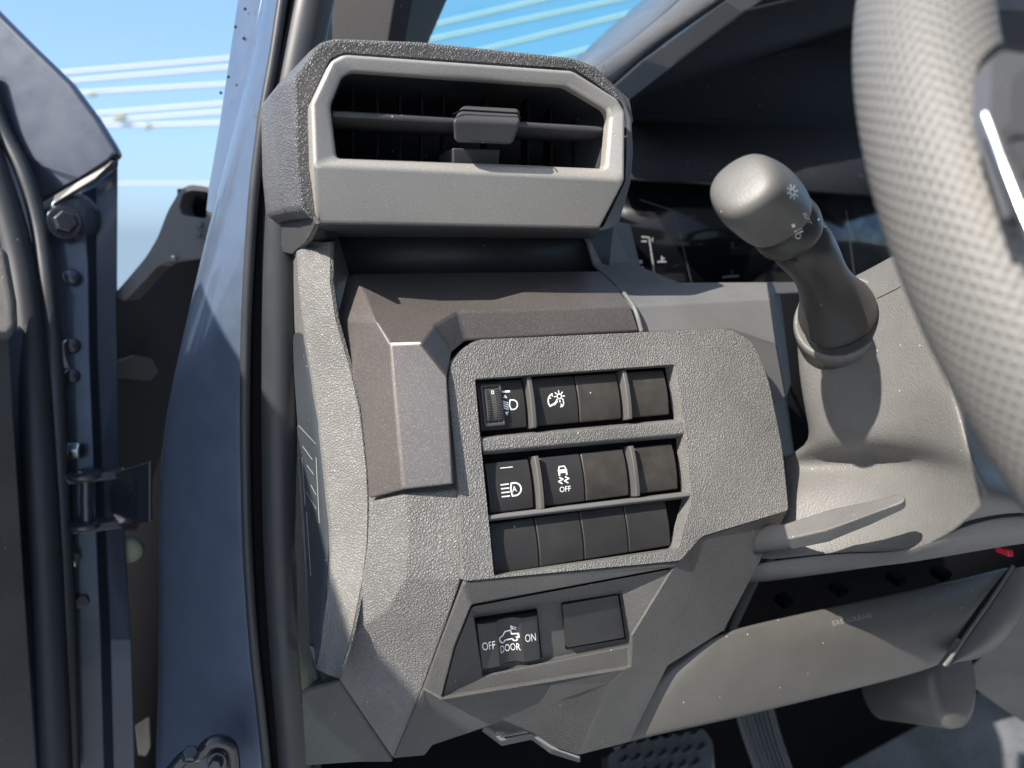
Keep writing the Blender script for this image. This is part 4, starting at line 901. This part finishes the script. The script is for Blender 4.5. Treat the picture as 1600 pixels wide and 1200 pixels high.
# stalk socket collar
ax_s = (dep(1165, 300, .316) - dep(1312, 500, .428)).normalized()
cb0 = dep(1309, 492, .432)
finish(obj('stalk_socket', lathe_bm(cb0, ax_s, [(-.016, .0285), (-.006, .0264), (-.0028, .0250), (-.0022, .0232), (-.006, .0225)], 48), M['column'], colu), wn=False)
# tilt lever
bm = bmesh.new()
tl = [dep(*q) for q in ((1224, 818, .412), (1300, 794, .396), (1376, 778, .376), (1404, 770, .368), (1416, 776, .363), (1412, 785, .361), (1356, 804, .368), (1290, 828, .381), (1230, 842, .398))]
tb = [dep(*q) for q in ((1230, 838, .42), (1304, 812, .404), (1376, 796, .386), (1404, 786, .378), (1417, 787, .372), (1414, 796, .370), (1360, 820, .376), (1296, 848, .389), (1236, 860, .406))]
a = [bm.verts.new(x) for x in tl]; b = [bm.verts.new(x) for x in tb]; bm.faces.new(a); bm.faces.new(b[::-1])
for i in range(9): bm.faces.new((a[i], b[i], b[(i + 1) % 9], a[(i + 1) % 9]))
bmesh.ops.recalc_face_normals(bm, faces=bm.faces)
lv = finish(obj('tilt_lever', bm, M['column'], colu), bevel=.0016, seg=3)
tube('lever_arm', [dep(*q) for q in ((1165, 846, .46), (1200, 842, .44), (1240, 838, .415), (1256, 834, .41))], [.010, .009, .0075, .006], M['dark_plastic'], colu, flat=.6)
# loom and plug in the gap under the shroud
for i, (u, v, d) in enumerate(((1225, 938, .50), (1310, 920, .50), (1400, 903, .49), (1470, 895, .48))):
    tag(finish(obj('wiring_clip', box_bm(dep(u, v, d + .05), Vector((.005, .001, 0)), Vector((0, .006, .001)), Vector((.001, 0, .0028))), M['black']), bevel=.0015),
        ('leftmost', 'second', 'third', 'rightmost')[i] + ' black wiring clip in the dark gap under the column', 'clip', 'clips under the column')
tag(finish(obj('connector_plug', box_bm(dep(1569, 861, .44), Vector((.0016, -.0006, 0)), Vector((0, .004, 0)), Vector((0, .0005, .0018))), M['red']), bevel=.0006), 'tiny red connector plug in the gap right of the knee panel top', 'plug')
tag(cage('gap_liner', [QY(*q, .60) for q in ((1060, 820), (1700, 760), (1700, 980), (1060, 1060))], [(0, 1, 2, 3)], M['black'], None, bevel=0), 'black liner in the dark gap between column and knee panel', 'liner')  # added black sheet in place of the gap's own deep shade

# ================================================================== CONTROL STALK
st = thing('control_stalk', 'black light control stalk with a rounded twist knob left of the wheel', 'stalk', (.3, .32, 1.38))
A0, A1 = dep(1312, 500, .428), dep(1163, 300, .316)
ringdef = [  # u, v, depth, half width in pixels
 (1309, 493, .430, 61), (1307, 487, .428, 60), (1303, 476, .424, 53), (1296, 460, .418, 45), (1287, 440, .410, 40), (1278, 421, .401, 39.5), (1270, 404, .393, 42), (1256, 386, .382, 46), (1240, 367, .371, 50.5)]
rg = [(1237, 364, .3690, 51.5), (1229, 355, .3635, 55), (1213, 338, .3525, 57.5)]
kn = [(1211, 335, .3510, 55), (1208, 332, .3490, 59), (1201, 325, .3445, 61.5), (1190, 314, .337, 63), (1178, 305, .329, 62.5), (1170, 299, .3235, 60), (1164, 293, .3195, 57), (1160, 289, .3172, 52), (1158, 287, .3160, 45), (1157, 286, .3153, 32), (1156.5, 285.5, .3150, 12)]
def loft(name, defs, m, parent, squar=0, seg=40):
    P = [dep(u, v, d) for u, v, d, h in defs]; rad = [h / F * d for u, v, d, h in defs]; rings = []
    for i, c in enumerate(P):
        x = ax_s.cross(Vector((0, 0, 1))).normalized(); y = ax_s.cross(x)
        ring = []
        for k in range(seg):
            t = 2 * math.pi * k / seg; q = 1 + squar * math.cos(4 * t + .5); ring.append(c + (x * math.cos(t) + y * math.sin(t)) * rad[i] * q)
        rings.append(ring)
    bm, vs = grid_bm(rings, closed=True); bm.faces.new(vs[0][::-1]); bm.faces.new(vs[-1]); bmesh.ops.recalc_face_normals(bm, faces=bm.faces)
    o = obj(name, bm, m, parent); return finish(o, sub=1, wn=False)
arm = loft('arm', ringdef, M['stalk'], st, .02)
rn = loft('mark_ring', rg, M['stalk'], st, .015)
kb = loft('twist_knob', kn, M['knob'], st, .03)
# ridged grip on the ring's lower side
fs_ = surf(rn, arm)
bm = bmesh.new()
for k in range(26):
    t = k / 25; u = 1185 + 60 * t; v = 395 + 14 * math.sin(t * 1.9) - 6 * t * t * 0
    h = fs_(u, v)
    if h is None: continue
    p0, n0 = h; bx = box_bm(p0, ax_s * .0016, n0 * .0003, ax_s.cross(n0).normalized() * .00022); merge(bm, bx)
obj('grip_ridge', bm, M['stalk'], st)
fk = surf(kb, rn, arm)
pol = ink(xf(sun_icon(0, 0, 4.2, 2.0), .8, 1.2, R(-15), 1238, 300), [[Vector((1236, 351)), Vector((1241, 349)), Vector((1243, 354)), Vector((1238, 356))]])
pol += xf(text_polys('AUTO', 10), .8, -.9, R(62), 1261, 342) + stroke([(1242, 362), (1252, 357)], 2.2) + stroke([(1244, 366), (1254, 361)], 2.2) + stroke(arc(1247, 369, 4, 4, 0, 360, 8), 1.6) + stroke([(1240, 371), (1244, 375)], 1.5)
pol += xf(text_polys('OFF', 7), .8, -.8, R(60), 1286, 352) + stroke(arc(1279, 343, 1, 1, 0, 360, 6), 1.6)
marks('printed_marks', pol, fk, M['mark'], st)

# ================================================================== STEERING WHEEL
WC_, WT, WR, Wr = Vector((.3786, .1443, .0003 + CAM_Z)), .5257, .1871, .0187
wex = Vector((1, 0, 0)); wey = Vector((0, math.sin(WT), math.cos(WT))); wn_ = Vector((0, -math.cos(WT), math.sin(WT)))
whl = thing('steering_wheel', 'dimpled grey leather steering wheel at the right edge, close to the viewer', 'steering wheel', WC_)
NU, NV = 220, 40
bm = bmesh.new(); uvl = bm.loops.layers.uv.new('UVMap'); vs = []
for i in range(NU):
    a = 2 * math.pi * i / NU; d = wex * math.cos(a) + wey * math.sin(a)
    vs.append([bm.verts.new(WC_ + d * (WR + math.cos(2 * math.pi * j / NV) * Wr) + wn_ * math.sin(2 * math.pi * j / NV) * Wr * 1.08) for j in range(NV)])
SU = round(2 * math.pi * WR / .0039); SV = round(2 * math.pi * Wr / .0039)
for i in range(NU):
    for j in range(NV):
        k, l_ = (i + 1) % NU, (j + 1) % NV
        f = bm.faces.new((vs[i][j], vs[k][j], vs[k][l_], vs[i][l_]))
        for lp, (x, y) in zip(f.loops, ((i, j), (i + 1, j), (i + 1, j + 1), (i, j + 1))): lp[uvl].uv = (x / NU * SU, y / NV * SV)
bmesh.ops.recalc_face_normals(bm, faces=bm.faces)
finish(obj('rim', bm, M['wheel'], whl), wn=False)
def wp(x, y, h=0): return WC_ + wex * x + wey * y + wn_ * h
# hub, back cover and spokes
finish(obj('hub', lathe_bm(WC_ + wn_ * -.03, wn_, [(0, .085), (.02, .088), (.035, .080), (.045, .06), (.048, .02)], 48), M['hood_plastic'], whl), wn=False)
finish(obj('back_cover', lathe_bm(WC_ + wn_ * -.075, wn_, [(0, .070), (.01, .082), (.03, .095), (.05, .098), (.052, .06)], 64), M['column'], whl), wn=False)
for nm, q in (('left_spoke', [(-.172, .030), (-.06, .045), (-.06, -.045), (-.120, -.055), (-.150, -.04), (-.172, -.012)]), ('right_spoke', [(.172, .030), (.06, .045), (.06, -.045), (.120, -.055), (.150, -.04), (.172, -.012)]), ('lower_spoke', [(-.035, -.05), (.035, -.05), (.03, -.175), (-.03, -.175)])):
    plate('spoke', [wp(x, y, .006) for x, y in q], [], wn_ * -.024, M['hood_plastic'], whl, bevel=.004)
sv = lambda u, v, h: Plane(WC_, wn_)(u, v, h)
pad = rc([(1549, 100), (1562, 78), (1640, 90), (1660, 250), (1600, 330), (1566, 232), (1547, 178)], 10)
plate('pad_gap', [sv(u, v, .0235) for u, v in rc([(1540, 92), (1558, 66), (1650, 76), (1670, 260), (1600, 345), (1556, 240), (1537, 180)], 10)], [], wn_ * -.003, M['cave'], whl, bevel=.001)
plate('switch_pad', [sv(u, v, .028) for u, v in pad], [], wn_ * -.005, M['hood_plastic'], whl, bevel=.003)
kb1 = rc([(1582, 122), (1600, 108), (1660, 112), (1660, 210), (1592, 212), (1576, 188)], 7)
plate('pad_button', [sv(u, v, .031) for u, v in kb1], [], wn_ * -.004, M['mid_plastic'], whl, bevel=.003)
kb2 = rc([(1584, 219), (1660, 214), (1660, 300), (1612, 262)], 5)
plate('pad_button', [sv(u, v, .031) for u, v in kb2], [], wn_ * -.004, M['mid_plastic'], whl, bevel=.003)
tube('chrome_strip', smooth_path([sv(u, v, .030) for u, v in ((1538, 178), (1552, 215), (1574, 275), (1602, 345), (1640, 430))]), .0011, M['chrome'], whl, seg=12)

# ================================================================== FOOTWELL
fw = []
for i in range(13):
    rw = []
    for j in range(13):
        s, t = i / 12, j / 12
        rw.append(Vector((.10 + 1.1 * s, .52 + .55 * t - .12 * s, .60 + .55 * t * t + .10 * max(0, s - .5))))
    fw.append(rw)
o = grid('carpet_floor', fw, M['carpet'], None, sub=2, thick=.01); o['kind'] = 'structure'
con = thing('centre_console', 'dark grained side of the centre console at the lower right corner', 'console', (.9, .5, .8))
cage('side_panel', [dep(*q) for q in ((1640, 860, .60), (1600, 905, .62), (1560, 1000, .66), (1500, 1060, .70), (1570, 1110, .72), (1680, 1180, .72), (1700, 860, .58))], [(0, 1, 2, 3, 4, 5, 6)], M['grain'], con, bevel=.01)
# grey duct end hanging under the panel
duct_o = finish(obj('foot_duct', lathe_bm(dep(1380, 1050, .62), dep(1470, 1062, .585) - dep(1380, 1050, .62), [(0, .036), (.05, .034), (.056, .032), (.058, .025)], 40), M['knee']), wn=False)
tag(duct_o, 'grey rounded duct end peeping below the knee panel', 'duct')
# brake pedal: ribbed rubber pad
bp = thing('brake_pedal', 'black brake pedal with wavy rubber tread at the bottom edge', 'brake pedal', (.35, .6, .8))
BP = Plane(dep(1035, 1180, .66), Vector((.0, -.80, .60)))
bo = rc([(950, 1178), (1000, 1160), (1100, 1138), (1114, 1160), (1120, 1260), (955, 1260)], 8)
plate('pad', [BP(u, v) for u, v in bo], [], BP.n * -.015, M['pedal'], bp, bevel=.004)
bm = bmesh.new()
for i in range(7):
    for j in range(4):
        u, v = 966 + i * 20 + (j % 2) * 9, 1164 + j * 24 - i * 3.2
        pts = [BP(u + dx, v + dy, .0004) for dx, dy in ((-9, 4), (-3, 12), (9, -2), (3, -10))]
        c = sum(pts, Vector()) / 4; a_ = [bm.verts.new(x) for x in pts]; t_ = [bm.verts.new(c + (x - c) * .45 + BP.n * .006) for x in pts]
        bm.faces.new(t_)
        for k in range(4): bm.faces.new((a_[k], a_[(k + 1) % 4], t_[(k + 1) % 4], t_[k]))
bmesh.ops.recalc_face_normals(bm, faces=bm.faces); obj('tread', bm, M['pedal'], bp)
tube('arm', [dep(1035, 1200, .70), dep(1040, 1120, .76), dep(1050, 1000, .85)], .012, M['black'], bp)
ap = thing('accelerator_pedal', 'black accelerator pedal with long straight grooves right of the brake', 'accelerator pedal', (.45, .65, .75))
rows = []
prf = []
for k in range(7): prf += [(k / 7, 0), (k / 7 + .015, 1), (k / 7 + .09, 1), (k / 7 + .105, 0)]
for i in range(9):
    t = i / 8; ul = 1150 + 40 * t + 22 * t * t; ur = 1200 + 32 * t + 22 * t * t; v = 1085 + 170 * t
    rows.append([dep(ul + (ur - ul) * x, v - 4 * x, .70 - .03 * t - .003 * h) for x, h in prf])
bm, _ = grid_bm(rows); face_out(bm); finish(obj('pad', bm, M['pedal'], ap), bevel=.0004, thick=.01, angle=30)
